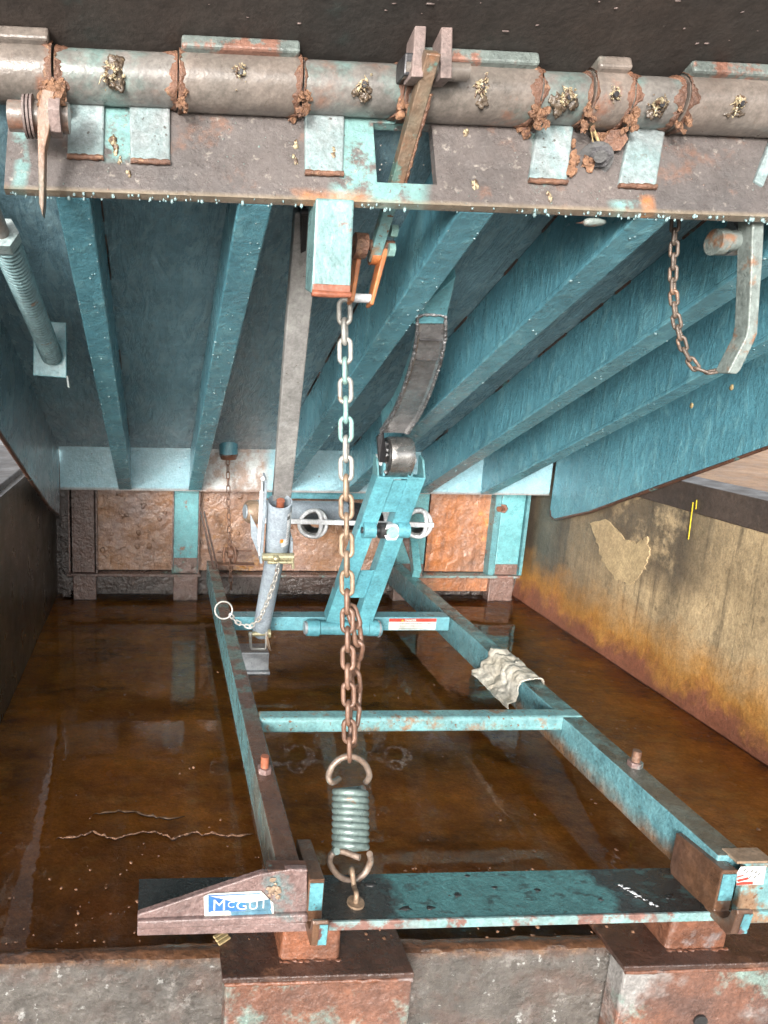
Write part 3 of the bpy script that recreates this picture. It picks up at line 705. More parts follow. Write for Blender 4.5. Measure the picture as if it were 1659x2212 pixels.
# grease fittings with yellow grease
for (u, v, s) in ((240, 160, 1.35), (518, 158, .9), (783, 185, .9), (1036, 188, 1.1), (1222, 212, 1.1), (1322, 206, .8), (1420, 228, 1.0), (1592, 226, 1.0)):
    d = ray(u, v); k = (TC.y - .037 - CAMP.y) / d.y; c = CAMP + d * k
    t = thing('grease_fitting', 'x', 'grease fitting', c)
    t['label'] = {240: 'largest yellow grease lump, above the gap between the two left straps', 518: 'small yellow grease lump on the wide rusty knuckle left of centre',
        783: 'yellow grease lump on the hinge tube right of the middle strap', 1036: 'tufted yellow grease lump just right of the two hanging lugs',
        1222: 'straggly yellow grease lump at the top of the slanted strap with wood splinter beside it', 1322: 'round yellow grease lump on the narrow knuckle between two slanted straps',
        1420: 'yellow grease lump at the top of the rightmost strap', 1592: 'grease lump with pale tail on the far right knuckle'}[u]
    t['group'] = 'grease fittings along the hinge'
    MB().cyl(c + V((0, .012, 0)), c + V((0, -.012, -.002)), .004, seg=10).build('nipple', 'dark', t)
    m = MB()
    for i in range(int(34 * s)):
        an = random.uniform(0, 6.28); rr = abs(random.gauss(0, .0075)) * s
        m.blob(c + V((math.cos(an) * rr, -random.uniform(.0, .010), math.sin(an) * rr)), random.uniform(.0016, .0046) * s * max(.4, 1.3 - rr / .012), 1.1, 2, (1, .8, 1), smooth=False)
    for i in range(5):
        an = random.uniform(0, 6.28); L = random.uniform(.008, .018) * s
        m.tube([c, c + V((math.cos(an) * L * .6, -.006, math.sin(an) * L * .6)), c + V((math.cos(an + .3) * L, -.002, math.sin(an + .3) * L))], .001, 6, rs=[.0025, .0018, .0005])
    m.build('grease', 'grease', t)
    m = MB()
    for i in range(5): m.blob(c + V((random.gauss(0, .006) * s, .003, random.gauss(-.004, .006) * s)), random.uniform(.006, .010) * s, .7, 3, (1, .35, 1.1))
    m.build('old_grease', 'old_grease', t)
# grease smears on the header
m = MB()
for (u, v, s) in ((243, 305, 1.2), (250, 325, 1), (258, 345, .7), (278, 372, .6), (720, 330, .8), (1005, 290, .8), (1028, 400, 1), (1185, 425, .8), (640, 310, .6), (636, 345, .6), (640, 235, .8)):
    for i in range(4): m.blob(hs(u + random.uniform(-4, 4), v + random.uniform(-8, 8), .0045 if u == 720 else .001), random.uniform(.0022, .0045) * s, .8, 2, (1, .5, 1.5))
m.build('grease_smears', 'grease', hd, kind='stuff')
# bolts between slanted straps
t = thing('header_bolt', 'dark greasy hex nut and stud between the two slanted straps', 'bolt', hs(1297, 338), 'bolts on the front header')
MB().hexnut(hs(1297, 338), hs(1297, 338, .016), .017).build('nut', 'dark', t, bevel=.001)
MB().cyl(hs(1297, 338, .014), hs(1297, 338, .026), .009).build('stud', 'blackbox', t)
MB().cyl(hs(1285, 345), hs(1285, 345, .004), .026, seg=20).build('washer', 'blackbox', t)
t = thing('header_bolt', 'rust brown bolt head tucked beside the rightmost strap', 'bolt', hs(1330, 303), 'bolts on the front header')
MB().hexnut(hs(1330, 303), hs(1330, 303, .018), .017).build('bolt_head', 'rust', t, bevel=.002)
m = MB(); a, b = hs(1272, 258, .012), hs(1297, 315, .012); m.bar(a, b, .005, .003, DS, .6); m.bar(a, hs(1282, 312, .012), .003, .002, DS, .4)
m.build('wood_splinter', 'wood', org=b, label='pale split wood splinter stuck behind the dark hex nut', cat='splinter')
m = MB()
for (u0, v0, u1, v1, n, r) in ((1240, 300, 1235, 375, 12, .006), (1125, 245, 1140, 290, 12, .008), (1280, 290, 1310, 300, 8, .006), (1345, 260, 1320, 285, 10, .008), (625, 230, 640, 265, 9, .005), (1262, 340, 1280, 360, 8, .006)):
    for i in range(n):
        t_ = random.random(); m.blob(hs(u0 + (u1 - u0) * t_ + random.gauss(0, 4), v0 + (v1 - v0) * t_, .006), r * random.uniform(.5, 1.1), .8, 2, (1, .8, 1.3), smooth=False)
m.build('rust_debris', 'debris', hd, kind='stuff')
# box stub below the header
bxA = hs(681, 436); bxB = hs(766, 438)
st = thing('lip_stop', 'teal box section stub with rusty ends hanging below the header centre', 'steel stub', hs(720, 640))
yf = 1.105
P = [pl(683, 428, 1, yf), pl(766, 432, 1, yf), pl(757, 640, 1, yf), pl(673, 636, 1, yf)]
m = MB(); m.prism(P, (0, .055, .012)); m.build('stub_box', coat_mat('stub_paint', (.20, .335, .33), (.155, .28, .285), (.22, .10, .075), .57, .04, sc=9, sc3=13,
    rough=(.2, .4), bs=.7, bsc=50, coat=.3), st, bevel=.003)
m = MB(); m.tube([P[3] + V((0, -.001, .002)), (P[3] + P[2]) / 2 + V((0, -.003, .001)), P[2] + V((0, -.001, .002))], .005, 8, jit=.2)
Q = [P[3] + V((.001, -.0015, .016)), P[2] + V((-.001, -.0015, .016)), P[2] + V((-.001, -.0015, 0)), P[3] + V((.001, -.0015, 0))]
m.prism(Q, (0, .004, 0)); m.build('rusty_foot', 'copper', st, bevel=.001)

# ------------------------------------------------------------ lugs and lever in the centre
lg = thing('lip_clevis', 'pair of square gray steel lugs hanging from the lip over the lever', 'clevis', pl(938, 100, 1, 1.09))
for (u0, u1, va, vb, ul, ur) in ((897, 922, 25, 165, 883, 910), (952, 977, 27, 168, 946, 972)):
    Yf = 1.075
    a0, a1 = pl(u0 + 2, va, 1, Yf + .04), pl(u1 + 2, va, 1, Yf + .04); b0, b1 = pl(ul + 6, vb, 1, Yf), pl(ur + 5, vb + 1, 1, Yf)
    m = MB(); m.prism([a0, a1, b1, b0], (0, .035, .0)); o = m.build('lug', 'lug', lg, bevel=.002)
m = MB(); a = pl(872, 150, 1, 1.10); m.cyl(a, a + V((.095, 0, 0)), .012); m.build('pin', 'knuckle', lg)
m = MB(); a = pl(872, 162, 1, 1.09); m.box(a, a + V((.02, .04, .03))); m.build('pin_block', 'dark', lg, bevel=.003)
lv = thing('lip_lever', 'long rusty lever with orange patch passing through the header window', 'lever', pl(850, 400, 1, 1.12))
a, b, c = pl(934, 112, 1, 1.075), pl(853, 402, 1, 1.175), pl(806, 560, 1, 1.26)
m = MB(); W = .021
def strip(mb, P, w, th):
    mb.bar(P[0], P[1], w, th, V((0, -1, 0))); return mb
m.bar(a, b, W, .022, V((0, -1, 0))); m.build('lever_bar', 'lever', lv, bevel=.002)
m = MB(); m.bar(b + (b - a).normalized() * -.004, c, W * .95, .020, V((0, -1, 0))); m.build('lower_bar', 'cross', lv, bevel=.002)
m = MB(); m.cyl(c + V((-.006, -.001, .006)), c + V((.012, -.001, .006)), .016); m.build('end_boss', 'orange', lv)
m = MB(); pth = []
for i in range(26):
    q = a.lerp(b, .3 + .68 * i / 25); pth.append(q + V((.0125 + .001 * fn(i, 0, 0, 1.3), -.009, 0)))
m.tube(pth, .003, 8, jit=.5); m.build('ragged_edge', 'rust', lv)
cl = thing('lever_shackle', 'orange rusted two legged shackle under the lever beside the teal stub', 'shackle', pl(790, 655, 1, 1.22))
Ys = 1.235
for (p, q) in (((773, 545), (757, 655)), ((830, 535), (798, 662))):
    a_, b_ = pl(*p, 1, Ys + .02), pl(*q, 1, Ys)
    m = MB(); m.bar(a_, b_, .009, .032, V((0, -1, 0)), .75); m.build('shackle_leg', 'orange', cl, bevel=.002)
m = MB(); a_, b_ = pl(756, 643, 1, Ys), pl(800, 645, 1, Ys); m.cyl(a_, b_, .0075); m.build('cross_pin', 'white', cl)
m = MB(); a_, b_ = pl(762, 527, 1, Ys + .01), pl(850, 532, 1, Ys + .01); m.cyl(a_, b_, .009); m.build('upper_pin', 'rust', cl)
m = MB(); m.hexnut(pl(838, 540, 1, Ys), pl(851, 541, 1, Ys), .012); m.hexnut(pl(843, 499, 1, Ys), pl(857, 500, 1, Ys), .011); m.build('bolt_head', 'chain_teal', cl, bevel=.001)
m = MB(); m.pipe(pl(764, 530, 1, Ys), pl(790, 532, 1, Ys), .021, .008); m.build('collar', 'rust', cl)
# thin dark bracket left of the stub
m = MB(); a_, b_ = pl(655, 448, 1, 1.34), pl(650, 545, 1, 1.42); m.bar(a_, b_, .010, .03, V((0, -1, 0))); m.cyl(a_ + V((-.006, -.01, -.01)), a_ + V((.03, -.01, -.01)), .006)
m.build('strut_hanger', 'dark', dk)
# teal light tab under header at far right
m = MB(); c = hs(1300, 466); m.blob(D(c.x, HSF - .025, -.004), .012, .5, 2, (1.8, 1, .5)); m.build('pale_sediment', 'flange', hd)

# left hanging flat bar with bolt
t = thing('latch_bar', 'narrow rusty flat bar on a bolt hanging over the left end of the header', 'flat bar', hs(92, 440, .05))
a_, b_ = pl(108, 195, 1, 1.06), pl(86, 440, 1, 1.06)
m = MB(); m.prism([pl(92, 190, 1, 1.055), pl(118, 196, 1, 1.055), pl(106, 285, 1, 1.055), pl(97, 320, 1, 1.055), pl(95, 440, 1, 1.055), pl(92, 468, 1, 1.055), pl(84, 438, 1, 1.055), pl(81, 300, 1, 1.055), pl(80, 240, 1, 1.055)], (0, .022, 0))
m.build('bar', 'lever', t, bevel=.0015)
m = MB(); a_ = pl(20, 250, 1, 1.085); b_ = pl(150, 256, 1, 1.085); m.cyl(a_, b_, .020); m.build('pivot', 'knuckle', t)
for k, u in enumerate((54, 62, 70)):
    m = MB(); m.cyl(pl(u, 252, 1, 1.085), pl(u + 5, 252, 1, 1.085), .028); m.build('washer', 'lug', t, bevel=.001)
m = MB(); m.hexnut(pl(110, 250, 1, 1.075), pl(134, 251, 1, 1.075), .029); m.build('nut', 'lug', t, bevel=.002)
m = MB()
for i in range(22): m.blob(pl(random.gauss(110, 14), random.gauss(205, 11), 1, 1.065), random.uniform(.004, .010), .8, 2, smooth=False)
m.build('rust_clump', 'debris', t)

# ------------------------------------------------------------ gray strut
stt = thing('maintenance_strut', 'long gray steel strut leaning from a floor bracket up to the deck', 'support strut', pl(550, 1440, 2, 0))
S0, S1 = pl(608, 1075, 1, 1.86), pl(664, 452, 1, 1.36)
MB().bar(S0, S1, .050, .022, V((0, -1, 0))).build('upper_bar', 'bar', stt, bevel=.003)
q = S0.lerp(S1, .655); 
m = MB(); m.blob(pl(649, 640, 1, 1.50), .014, .3, 2, (1, .5, 1)); m.build('tape', 'white', stt)
A0, A1 = pl(605, 1083, 1, 1.82), pl(597, 1190, 1, 1.90)
B1 = pl(563, 1366, 1, 2.10)
axd = (A1 - A0).normalized()
o = MB().pipe(A0, A1, .0335, .0300).build('outer_tube', 'gray', stt)
MB().cyl(A1 - axd * .01, B1, .0275).build('inner_tube', 'gray', stt)
m = MB(); m.cyl(A0 + axd * .06 + V((0, 0, 0)), A0 - axd * .004 + V((0.001, -.004, 0)), .011); m.cyl(A0 + axd * .06, A0 + axd * .03, .016)
m.build('bolt', 'copper', stt)
# fins of the tube
for dx, uu in ((-.042, 0), (.036, 1)):
    c0, c1 = A0 + V((dx, .015, .0)), A1 + V((dx * 1.1, .005, -.02))
    if uu == 0: c0 = c0 + (A0 - A1).normalized() * .075
    else: c0 = c0.lerp(c1, .6)
    m = MB(); m.bar(c0, c1, .006, .05, V((0, -1, 0)), 1.2); m.build('side_fin', 'gray', stt, bevel=.001)
c0, c1 = pl(541, 1118, 1, 1.93), pl(556, 1195, 1, 1.93); m = MB(); m.prism([pl(541, 1110, 1, 1.93), pl(560, 1150, 1, 1.93), pl(573, 1212, 1, 1.93), pl(557, 1195, 1, 1.93), pl(543, 1160, 1, 1.93)], (0, .01, 0)); m.build('latch_plate', 'gray', stt, bevel=.001)
# return spring (thin white tube)
m = MB(); m.cyl(pl(566, 1062, 1, 1.80), pl(560, 1178, 1, 1.88), .0065); m.build('spring_tube', 'white', stt)
m = MB(); m.cyl(pl(566, 1040, 1, 1.79), pl(566, 1062, 1, 1.80), .0022); m.cyl(pl(560, 1178, 1, 1.88), pl(560, 1200, 1, 1.88), .0022); m.blob(pl(568, 1034, 1, 1.79), .007, .3, 2); m.build('spring_hook', 'white', stt)
m = MB(); m.cyl(pl(566, 1203, 1, 1.86), pl(634, 1203, 1, 1.86), .0115); m.build('hinge_pin', 'gold', stt)
m = MB(); m.cyl(pl(578, 1215, 1, 1.85), pl(632, 1215, 1, 1.85), .0045); m.cyl(pl(632, 1208, 1, 1.85), pl(633, 1228, 1, 1.85), .004); m.blob(pl(596, 1207, 1, 1.845), .010, .1, 2); m.build('locking_pin', 'gold', stt)
# labels on the tube
def tube_decal(name, mat, u0, u1, va, vb):
    m = MB(); vs = []; n = 8; xa = A0.lerp(A1, va); xb = A0.lerp(A1, vb)
    a, sd, u, L = frame(A0, A1)
    fr_ = V((0, -1, 0)); fr_ = (fr_ - a * fr_.dot(a)).normalized(); rt = V((1, 0, 0)); rt = (rt - a * rt.dot(a)).normalized()
    for p in (xa, xb):
        for i in range(n + 1):
            an = R_(u0 + (u1 - u0) * i / n); vs.append(p + (fr_ * math.cos(an) + rt * math.sin(an)) * .0341)
    m.add(vs, [(i, i + 1, n + 2 + i, n + 1 + i) for i in range(n)], True); return m.build(name, mat, o)
tube_decal('warning_label', 'white', 32, 88, .12, .76)
tube_decal('warning_label', 'white', 10, 60, .60, .76)
for k in range(7):
    tube_decal('print_line', 'bar', 36, 70, .40 + .05 * k, .412 + .05 * k).location = (0, -.0006, 0)
tube_decal('orange_mark', 'orange_print', 2, 18, .60, .67).location = (0, -.0006, 0)
tube_decal('eye_symbol', 'black_print', 30, 48, .17, .24).location = (0, -.0006, 0)
# clevis foot
m = MB(); a_, b_, c_, d_ = pl(541, 1366, 1, 2.06), pl(541, 1402, 1, 2.06), pl(575, 1402, 1, 2.06), pl(576, 1364, 1, 2.06)
m.tube([a_, a_.lerp(b_, .8), b_ + V((.004, 0, 0)), c_ - V((.004, 0, 0)), d_.lerp(c_, .8), d_], .005, 8); m.build('u_bolt', 'chain_top', stt)
m = MB(); m.cyl(pl(536, 1370, 1, 2.07), pl(582, 1368, 1, 2.07), .008); m.cyl(pl(578, 1368, 1, 2.06), pl(584, 1368, 1, 2.06), .014); m.build('foot_pin', 'gold', stt)
m = MB(); m.tube([pl(577, 1372, 1, 2.05), pl(585, 1405, 1, 2.05), pl(580, 1400, 1, 2.05), pl(576, 1376, 1, 2.05)], .002, 6); m.build('cotter_pin', 'chain_tan', stt)
bk = pl(515, 1410, 1, 2.13); b2 = pl(582, 1412, 1, 2.13)
MB().box((bk.x + .003, 2.13, 0.0), (b2.x, 2.21, .064)).build('foot_box', 'steel', stt, bevel=.004)
MB().box((bk.x + .02, 2.118, -.012), (b2.x + .003, 2.22, .0)).build('base_plate', 'steel', stt)
# ring with small chain
rg = thing('retaining_ring', 'bright steel ring resting on the left rail at the end of the thin chain', 'ring', pl(482, 1335, 2, .2))
c = pl(483, 1318, 1, 2.0)
m = MB(); m.tube([c + V((math.cos(t_) * .0265, .004 * math.sin(t_), math.sin(t_) * .0265)) for t_ in [2 * math.pi * i / 32 for i in range(32)]], .0028, 8, True); m.build('ring', 'chain_top', rg)

# ------------------------------------------------------------ chains
def link_mesh(name, mat, pitch, width, r):
    """oval link, centre at origin, long axis Z, in the XZ plane; wire radius r"""
    pts = []; hw = (width - 2 * r) / 2; hl = pitch / 2 + r * .9 - hw
    n = 8
    for i in range(n + 1): a = math.pi * i / n; pts.append((math.cos(a) * hw, 0, hl + math.sin(a) * hw))
    for i in range(n + 1): a = math.pi + math.pi * i / n; pts.append((math.cos(a) * hw, 0, -hl + math.sin(a) * hw))
    m = MB(); m.tube(pts, r, 10, True); ob = m.build(name, mat); me = ob.data; bpy.data.objects.remove(ob); return me
def resample(path, step):
    P = [V(p) for p in path]; out = [P[0]]; acc = 0; i = 0; cur = P[0]
    while i < len(P) - 1:
        seg = (P[i + 1] - cur).length
        if acc + seg >= step:
            cur = cur + (P[i + 1] - cur).normalized() * (step - acc); out.append(cur.copy()); acc = 0
        else: acc += seg; i += 1; cur = P[i]
    return out
def chain(root, path, pitch, width, r, mats, twist=18, jit=8):
    meshes = {}; pts = resample(path, pitch); n = len(pts) - 1; base = ORG[root.name]
    for i in range(n):
        mt = mats(i / n) if callable(mats) else mats
        if mt not in meshes: meshes[mt] = link_mesh('link', mt, pitch, width, r)
        a, b = pts[i], pts[i + 1]; d = (b - a).normalized(); c = (a + b) / 2
        q = d.to_track_quat('Z', 'X')
        # keep roll stable: make local X near world X
        x = V((1, 0, 0)); x = (x - d * x.dot(d)); x = x.normalized() if x.length > .2 else V((0, -1, 0)) - d * V((0, -1, 0)).dot(d); x.normalize()
        y = d.cross(x); roll = R_((twist if i % 2 == 0 else twist + 90) + random.uniform(-jit, jit))
        X = x * math.cos(roll) + y * math.sin(roll); Y_ = d.cross(X)
        mt4 = Matrix((X, Y_, d)).transposed().to_4x4(); mt4.translation = c - base
        o = bpy.data.objects.new('link', meshes[mt]); COL.objects.link(o); o.parent = root; o.matrix_local = mt4
def cmat(t):
    if t < .12: return 'chain_top'
    if t < .34: return 'chain_teal' if random.random() < .75 else 'chain_top'
    if t < .62: return 'chain_tan'
    return 'chain_rust'
Pt = lambda u, v, y: pl(u, v, 1, y)
top = Pt(744, 652, 1.26)
mc = thing('lift_chain', 'heavy steel chain hanging down the middle from the teal stub, silver above and rusty below', 'chain', Pt(757, 1640, 1.09))
chain(mc, [top, Pt(747, 900, 1.225), Pt(749, 1200, 1.19), Pt(752, 1450, 1.16), Pt(756, 1665, 1.135)], .0345, .028, .0044, cmat, 22)
cd = thing('slack_chain', 'short doubled rusty chain strand looped just right of the heavy middle chain', 'chain', Pt(770, 1400, 1.12))
chain(cd, [Pt(757, 1312, 1.20), Pt(770, 1350, 1.185), Pt(775, 1385, 1.18), Pt(766, 1440, 1.20), Pt(772, 1500, 1.20), Pt(763, 1560, 1.18), Pt(760, 1630, 1.155)], .0345, .028, .0044, 'chain_rust', 50)
# extension spring
sp = thing('extension_spring', 'large close coiled steel spring with looped ends below the rusty chain', 'spring', Pt(757, 1900, 1.07))
s0, s1 = Pt(757, 1704, 1.130), Pt(757, 1838, 1.068); ax = (s1 - s0); rc = .0278; s_b = V((1, 0, 0)).cross(ax).normalized(); turns = 9.5; N_ = 300; pts = []
for i in range(N_ + 1):
    t_ = i / N_; an = 2 * math.pi * turns * t_ + .3; pts.append(s0 + ax * t_ + V((math.cos(an) * rc, 0, 0)) + s_b * (math.sin(an) * rc))
MB().tube(pts, .0064, 10).build('coil', 'spring', sp)
def C3(lst, y): return [Pt(u, v, y) for u, v in lst]
def smooth_path(P, n=6):
    out = []; L = len(P)
    for i in range(L - 1):
        p0, p1, p2, p3 = P[max(i - 1, 0)], P[i], P[i + 1], P[min(i + 2, L - 1)]
        for k in range(n):
            t = k / n; out.append(.5 * ((2 * p1) + (p2 - p0) * t + (2 * p0 - 5 * p1 + 4 * p2 - p3) * t * t + (-p0 + 3 * p1 - 3 * p2 + p3) * t ** 3))
    out.append(P[-1]); return out
up = C3([(793, 1697), (798, 1675), (788, 1650), (765, 1635), (742, 1636), (720, 1652), (710, 1676), (716, 1690), (740, 1700)], 1.135); up[-1].y += .025; up[0].y += .01
MB().tube(smooth_path(up), .0057, 10).build('end_loop', 'hook_wire', sp)
dn = C3([(795, 1836), (800, 1862), (786, 1888), (760, 1902), (732, 1892), (713, 1866), (716, 1846), (735, 1838), (770, 1834)], 1.068); dn[0].y -= .01; dn[-1].y -= .022
MB().tube(smooth_path(dn), .0057, 10).build('end_loop', 'hook_wire', sp)

# ============================================================ BASE FRAME
fr = thing('base_frame', 'teal welded steel base frame with two long rails lying over the flooded pit floor', 'steel frame', (.6, 1.0, 0))
ZP = .09; YF = .976
MB().box((.200, .990, ZP + .002), (.240, 2.78, .190)).build('rail', 'rail_left', fr, bevel=.003)
MB().box((.966, .990, ZP + .012), (1.018, 2.78, .190)).build('rail', 'rail_right', fr, bevel=.003)
ra = pl(500, 1340, 1, 2.12); rb = pl(975, 1340, 1, 2.12)
cm1 = MB().box((.238, 2.12, .145), (.964, 2.175, .192)).build('cross_member', 'teal_bright', fr, bevel=.003)
m = MB(); cy = 1.480; m.box((.238, 1.462, .155), (1.02, 1.505, .1925)); m.build('cross_member', 'cross', fr, bevel=.008, seg=3)
c = pl(1218, 1570, 1, 1.46)
# danger label on rear cross member
la, lb, lc, ld = pl(841, 1338, 1, 2.118), pl(943, 1338, 1, 2.118), pl(943, 1363, 1, 2.118), pl(841, 1363, 1, 2.118)
z1, z0 = .188, .149
dl = MB().box((la.x, 2.1185, z0), (lb.x, 2.1195, z1)).build('danger_label', 'sticker', cm1)
MB().box((la.x, 2.1178, z1 - .011), (lb.x, 2.1184, z1)).build('red_band', 'red', dl)
text_mesh('DANGER', .0095, 'sticker', dl, (la.x + .052, 2.1172, z1 - .009), (1, 0, 0), (0, 0, 1), bold=.0003)
MB().prism([(la.x + .040, 2.1174, z1 - .009), (la.x + .049, 2.1174, z1 - .009), (la.x + .0445, 2.1174, z1 - .002)], (0, -.0004, 0)).build('alert_triangle', 'yellow', dl)
m = MB()
for k in range(4): m.box((la.x + .035, 2.1178, z1 - .016 - .006 * k), (lb.x - random.uniform(.008, .05), 2.1184, z1 - .0172 - .006 * k))
m.box((la.x + .004, 2.1178, z0 + .012), (la.x + .026, 2.1184, z0 + .013)); m.build('print_lines', 'black_print', dl)
# front plate
x0p, x1p = -.029, 1.60
m = MB(); m.box((x0p, YF + .002, ZP - .014), (x1p, 1.082, ZP)); pt = m.build('front_plate', 'plate', fr)
m = MB(); m.box((.29, YF - .004, ZP - .016), (x1p, YF + .0015, ZP + .001)); m.build('plate_edge', 'plate_edge', pt, bevel=.0015)
m = MB(); m.box((x0p, YF - .004, ZP - .016), (.2895, YF + .0015, ZP + .001)); m.build('plate_edge', 'gusset', pt, bevel=.0015)
m = MB()
for k in range(14):
    x = random.uniform(.36, .95); y = random.uniform(.99, 1.075)
    m.blob((x, y, ZP), random.uniform(.0015, .006), .8, 2, (random.uniform(.8, 2.2), 1, .12))
m.build('dirt_flakes', 'blackbox', pt, kind='stuff')
m = MB()
for k in range(34):
    t_ = random.random(); p = pl(1335 + 85 * t_ + random.gauss(0, 3), 1910 + 48 * t_ + random.gauss(0, 1.5), 2, ZP + .0008); m.blob(p, random.uniform(.0006, .0026), .8, 1, (random.uniform(.8, 2.6), 1.2, .25))
m.build('white_dribble', 'white', pt, kind='stuff')
# left gusset with name plate
pts = [(297, 1977), (297, 2001), (664, 1986), (664, 1879), (628, 1878), (560, 1889)]
P = [pl(u, v, 1, YF - .006) for u, v in pts]
gl_ = MB().prism(P, (0, .012, 0)).build('gusset', 'gusset', fr, bevel=.002)
m = MB(); a_, b_ = pl(297, 1995, 1, YF - .009), pl(664, 1980, 1, YF - .009); m.bar(a_, b_, .010, .016, V((0, 0, 1))); m.build('lower_lip', 'gusset', gl_, bevel=.003)
m = MB(); a_, b_ = pl(578, 1877, 1, YF), pl(664, 1877, 1, YF); m.bar(a_ + V((0, .006, .001)), b_ + V((0, .006, .001)), .022, .003); m.build('top_cap', 'rail_rust', gl_)
Yn = YF - .0075
def NP(name, mat, pts, y, par, th=.0006): return MB().prism([pl(u, v, 1, y) for u, v in pts], (0, -th, 0)).build(name, mat, par)
np_ = NP('name_plate', 'sticker', [(440, 1936), (452, 1930), (563, 1924), (590, 1950), (592, 1975), (520, 1984), (442, 1986)], Yn, gl_)
NP('blue_ground', 'blue', [(450, 1937), (452, 1936), (505, 1948), (530, 1950), (530, 1967), (450, 1970)], Yn - .0008, np_)
NP('blue_line', 'blue', [(450, 1934), (562, 1929), (562, 1931), (450, 1936)], Yn - .0008, np_, .0003)
NP('worn_ground', 'print', [(530, 1950), (545, 1949), (583, 1942), (586, 1960), (584, 1966), (530, 1967)], Yn - .0008, np_)
NP('worn_ground', 'print', [(498, 1969), (586, 1966), (588, 1976), (500, 1980)], Yn - .0007, np_)
NP('name_stroke', 'sticker', [(455, 1968.5), (495, 1967), (495, 1970), (455, 1971.5)], Yn - .0016, np_, .0003)
for ch, u_, v_, sz, sx_ in (('M', 458, 1967, .0300, .98), ('C', 491, 1961, .0165, 1.05), ('G', 509, 1965.5, .0235, 1.12), ('U', 536, 1964.5, .0225, 1.05), ('I', 565, 1962, .0225, 1.0)):
    text_mesh(ch, sz, 'sticker', np_, pl(u_, v_, 1, Yn - .0022), (1, 0, .02), (0, 0, 1), sx=sx_)
m = MB()
for i in range(16): m.blob(pl(random.gauss(596, 11), random.gauss(1930, 9), 1, YF - .008), random.uniform(.002, .005), .9, 1, (1.2, .3, 1), smooth=False)
m.build('flaked_rust', 'chain_tan', gl_)
# right gusset with torn sticker
xr0 = pl(1590, 1950, 1, YF - .006).x
zt = pl(1600, 1866, 1, YF - .006).z
gr = MB().box((1.0, YF - .006, ZP - .002), (1.42, YF + .006, .188)).build('gusset', 'cross', fr, bevel=.002)
m = MB(); m.box((1.0, YF - .012, ZP - .016), (1.42, YF + .004, ZP + .008)); m.build('lower_lip', 'cross', gr, bevel=.003)
m = MB(); m.box((.985, YF - .004, .187), (1.05, YF + .03, .192)); m.build('top_cap', 'chain_tan', gr, bevel=.001)
sk2 = NP('torn_sticker', 'sticker', [(1592, 1884), (1590, 1912), (1648, 1910), (1655, 1870), (1600, 1872)], YF - .0068, gr)
for pts_ in ([(1592, 1893), (1606, 1890), (1606, 1892), (1593, 1896)], [(1592, 1901), (1616, 1895), (1618, 1899), (1594, 1905)], [(1591, 1908), (1606, 1905), (1626, 1905), (1626, 1910), (1591, 1912)]):
    NP('red_print', 'red', pts_, YF - .0078, sk2, .0003)
m = MB()
for (u, v, r_) in ((1606, 1882, 5), (1612, 1886, 6), (1622, 1884, 5), (1630, 1887, 4), (1618, 1897, 4), (1628, 1897, 3), (1638, 1890, 4)):
    c = pl(u, v, 1, YF - .008); m.bar(c, c + V((.003 * random.uniform(.5, 1.4), 0, .004)), .0007, .0004, V((0, -1, 0)))
m.build('faded_print', 'black_print', sk2)
# hooks (J shaped plates) on the front end of both rails
def hook(Xh, th, ext_u):
    prof = [(1.135, .196), (1.135, .098), (1.02, .088), (.968, .080), (.905, .028), (.885, .034), (.872, .066), (.885, .082), (.910, .068), (.925, .062), (.935, .078), (.925, .190), (.945, .199)]
    m = MB(); m.prism([(Xh, y, z) for y, z in prof], (th, 0, 0)); h = m.build('hook', 'hook', fr, bevel=.003)
    m = MB(); m.box((Xh + .003, .9243, .112), (Xh + th - .003, .9228, .184)); m.v = [v_ + V((0, (v_.z - .19) * -.085, 0)) for v_ in m.v]; m.build('painted_face', 'hook_face', h)
    m = MB(); m.prism([(Xh + th * .35, .8835, .036), (Xh + th - .003, .8835, .036), (Xh + th - .003, .8705, .064), (Xh + th * .35, .8705, .064)], (0, -.0012, 0)); m.build('painted_tip', 'hook_face', h)
C_ = V((1603, 0, 0))
def dz(zx, zy): return ((1600 + .1989 * zx) / 1.1573, (2040 + .1989 * zy) / 1.1573)
HR = pl(*dz(810, 1150), 2, ZP)
def hook2(Xh, th, shift=0.0):
    prof = [dz(*q) for q in ((450, 205), (370, 620), (380, 760), (590, 950), (800, 1130), (815, 1195), (1080, 1490), (1140, 1480), (1225, 1230), (1220, 1180), (1150, 1165), (1100, 1260), (1035, 1285), (985, 1250), (925, 1190), (1030, 715), (1050, 690))]
    P = [pl(u, v, 0, HR.x) for u, v in prof]; P = [V((Xh, p.y, p.z)) for p in P]
    m = MB(); m.prism(P, (th, 0, 0)); h = m.build('hook', 'hook', fr, bevel=.002)
    a, b = P[15], P[14]                               # front edge upper
    q0, q1 = a.lerp(b, .03), a.lerp(b, .72)
    m = MB(); m.prism([q0 + V((.002, -.0006, 0)), q0 + V((th - .002, -.0006, 0)), q1 + V((th - .002, -.0006, 0)), q1 + V((.002, -.0006, 0))], (0, -.001, 0)); m.build('painted_face', 'hook_face', h)
    a, b = P[8], P[7]
    m = MB(); m.prism([a + V((th * .4, -.0008, 0)), a + V((th - .002, -.0008, 0)), b + V((th - .002, -.0008, .001)), b + V((th * .4, -.0008, .001))], (0, -.001, 0)); m.build('painted_tip', 'hook_face', h)
    return P
hp = hook2(HR.x, .028)
hook2(pl(666, 1985, 1, .955).x, .026)
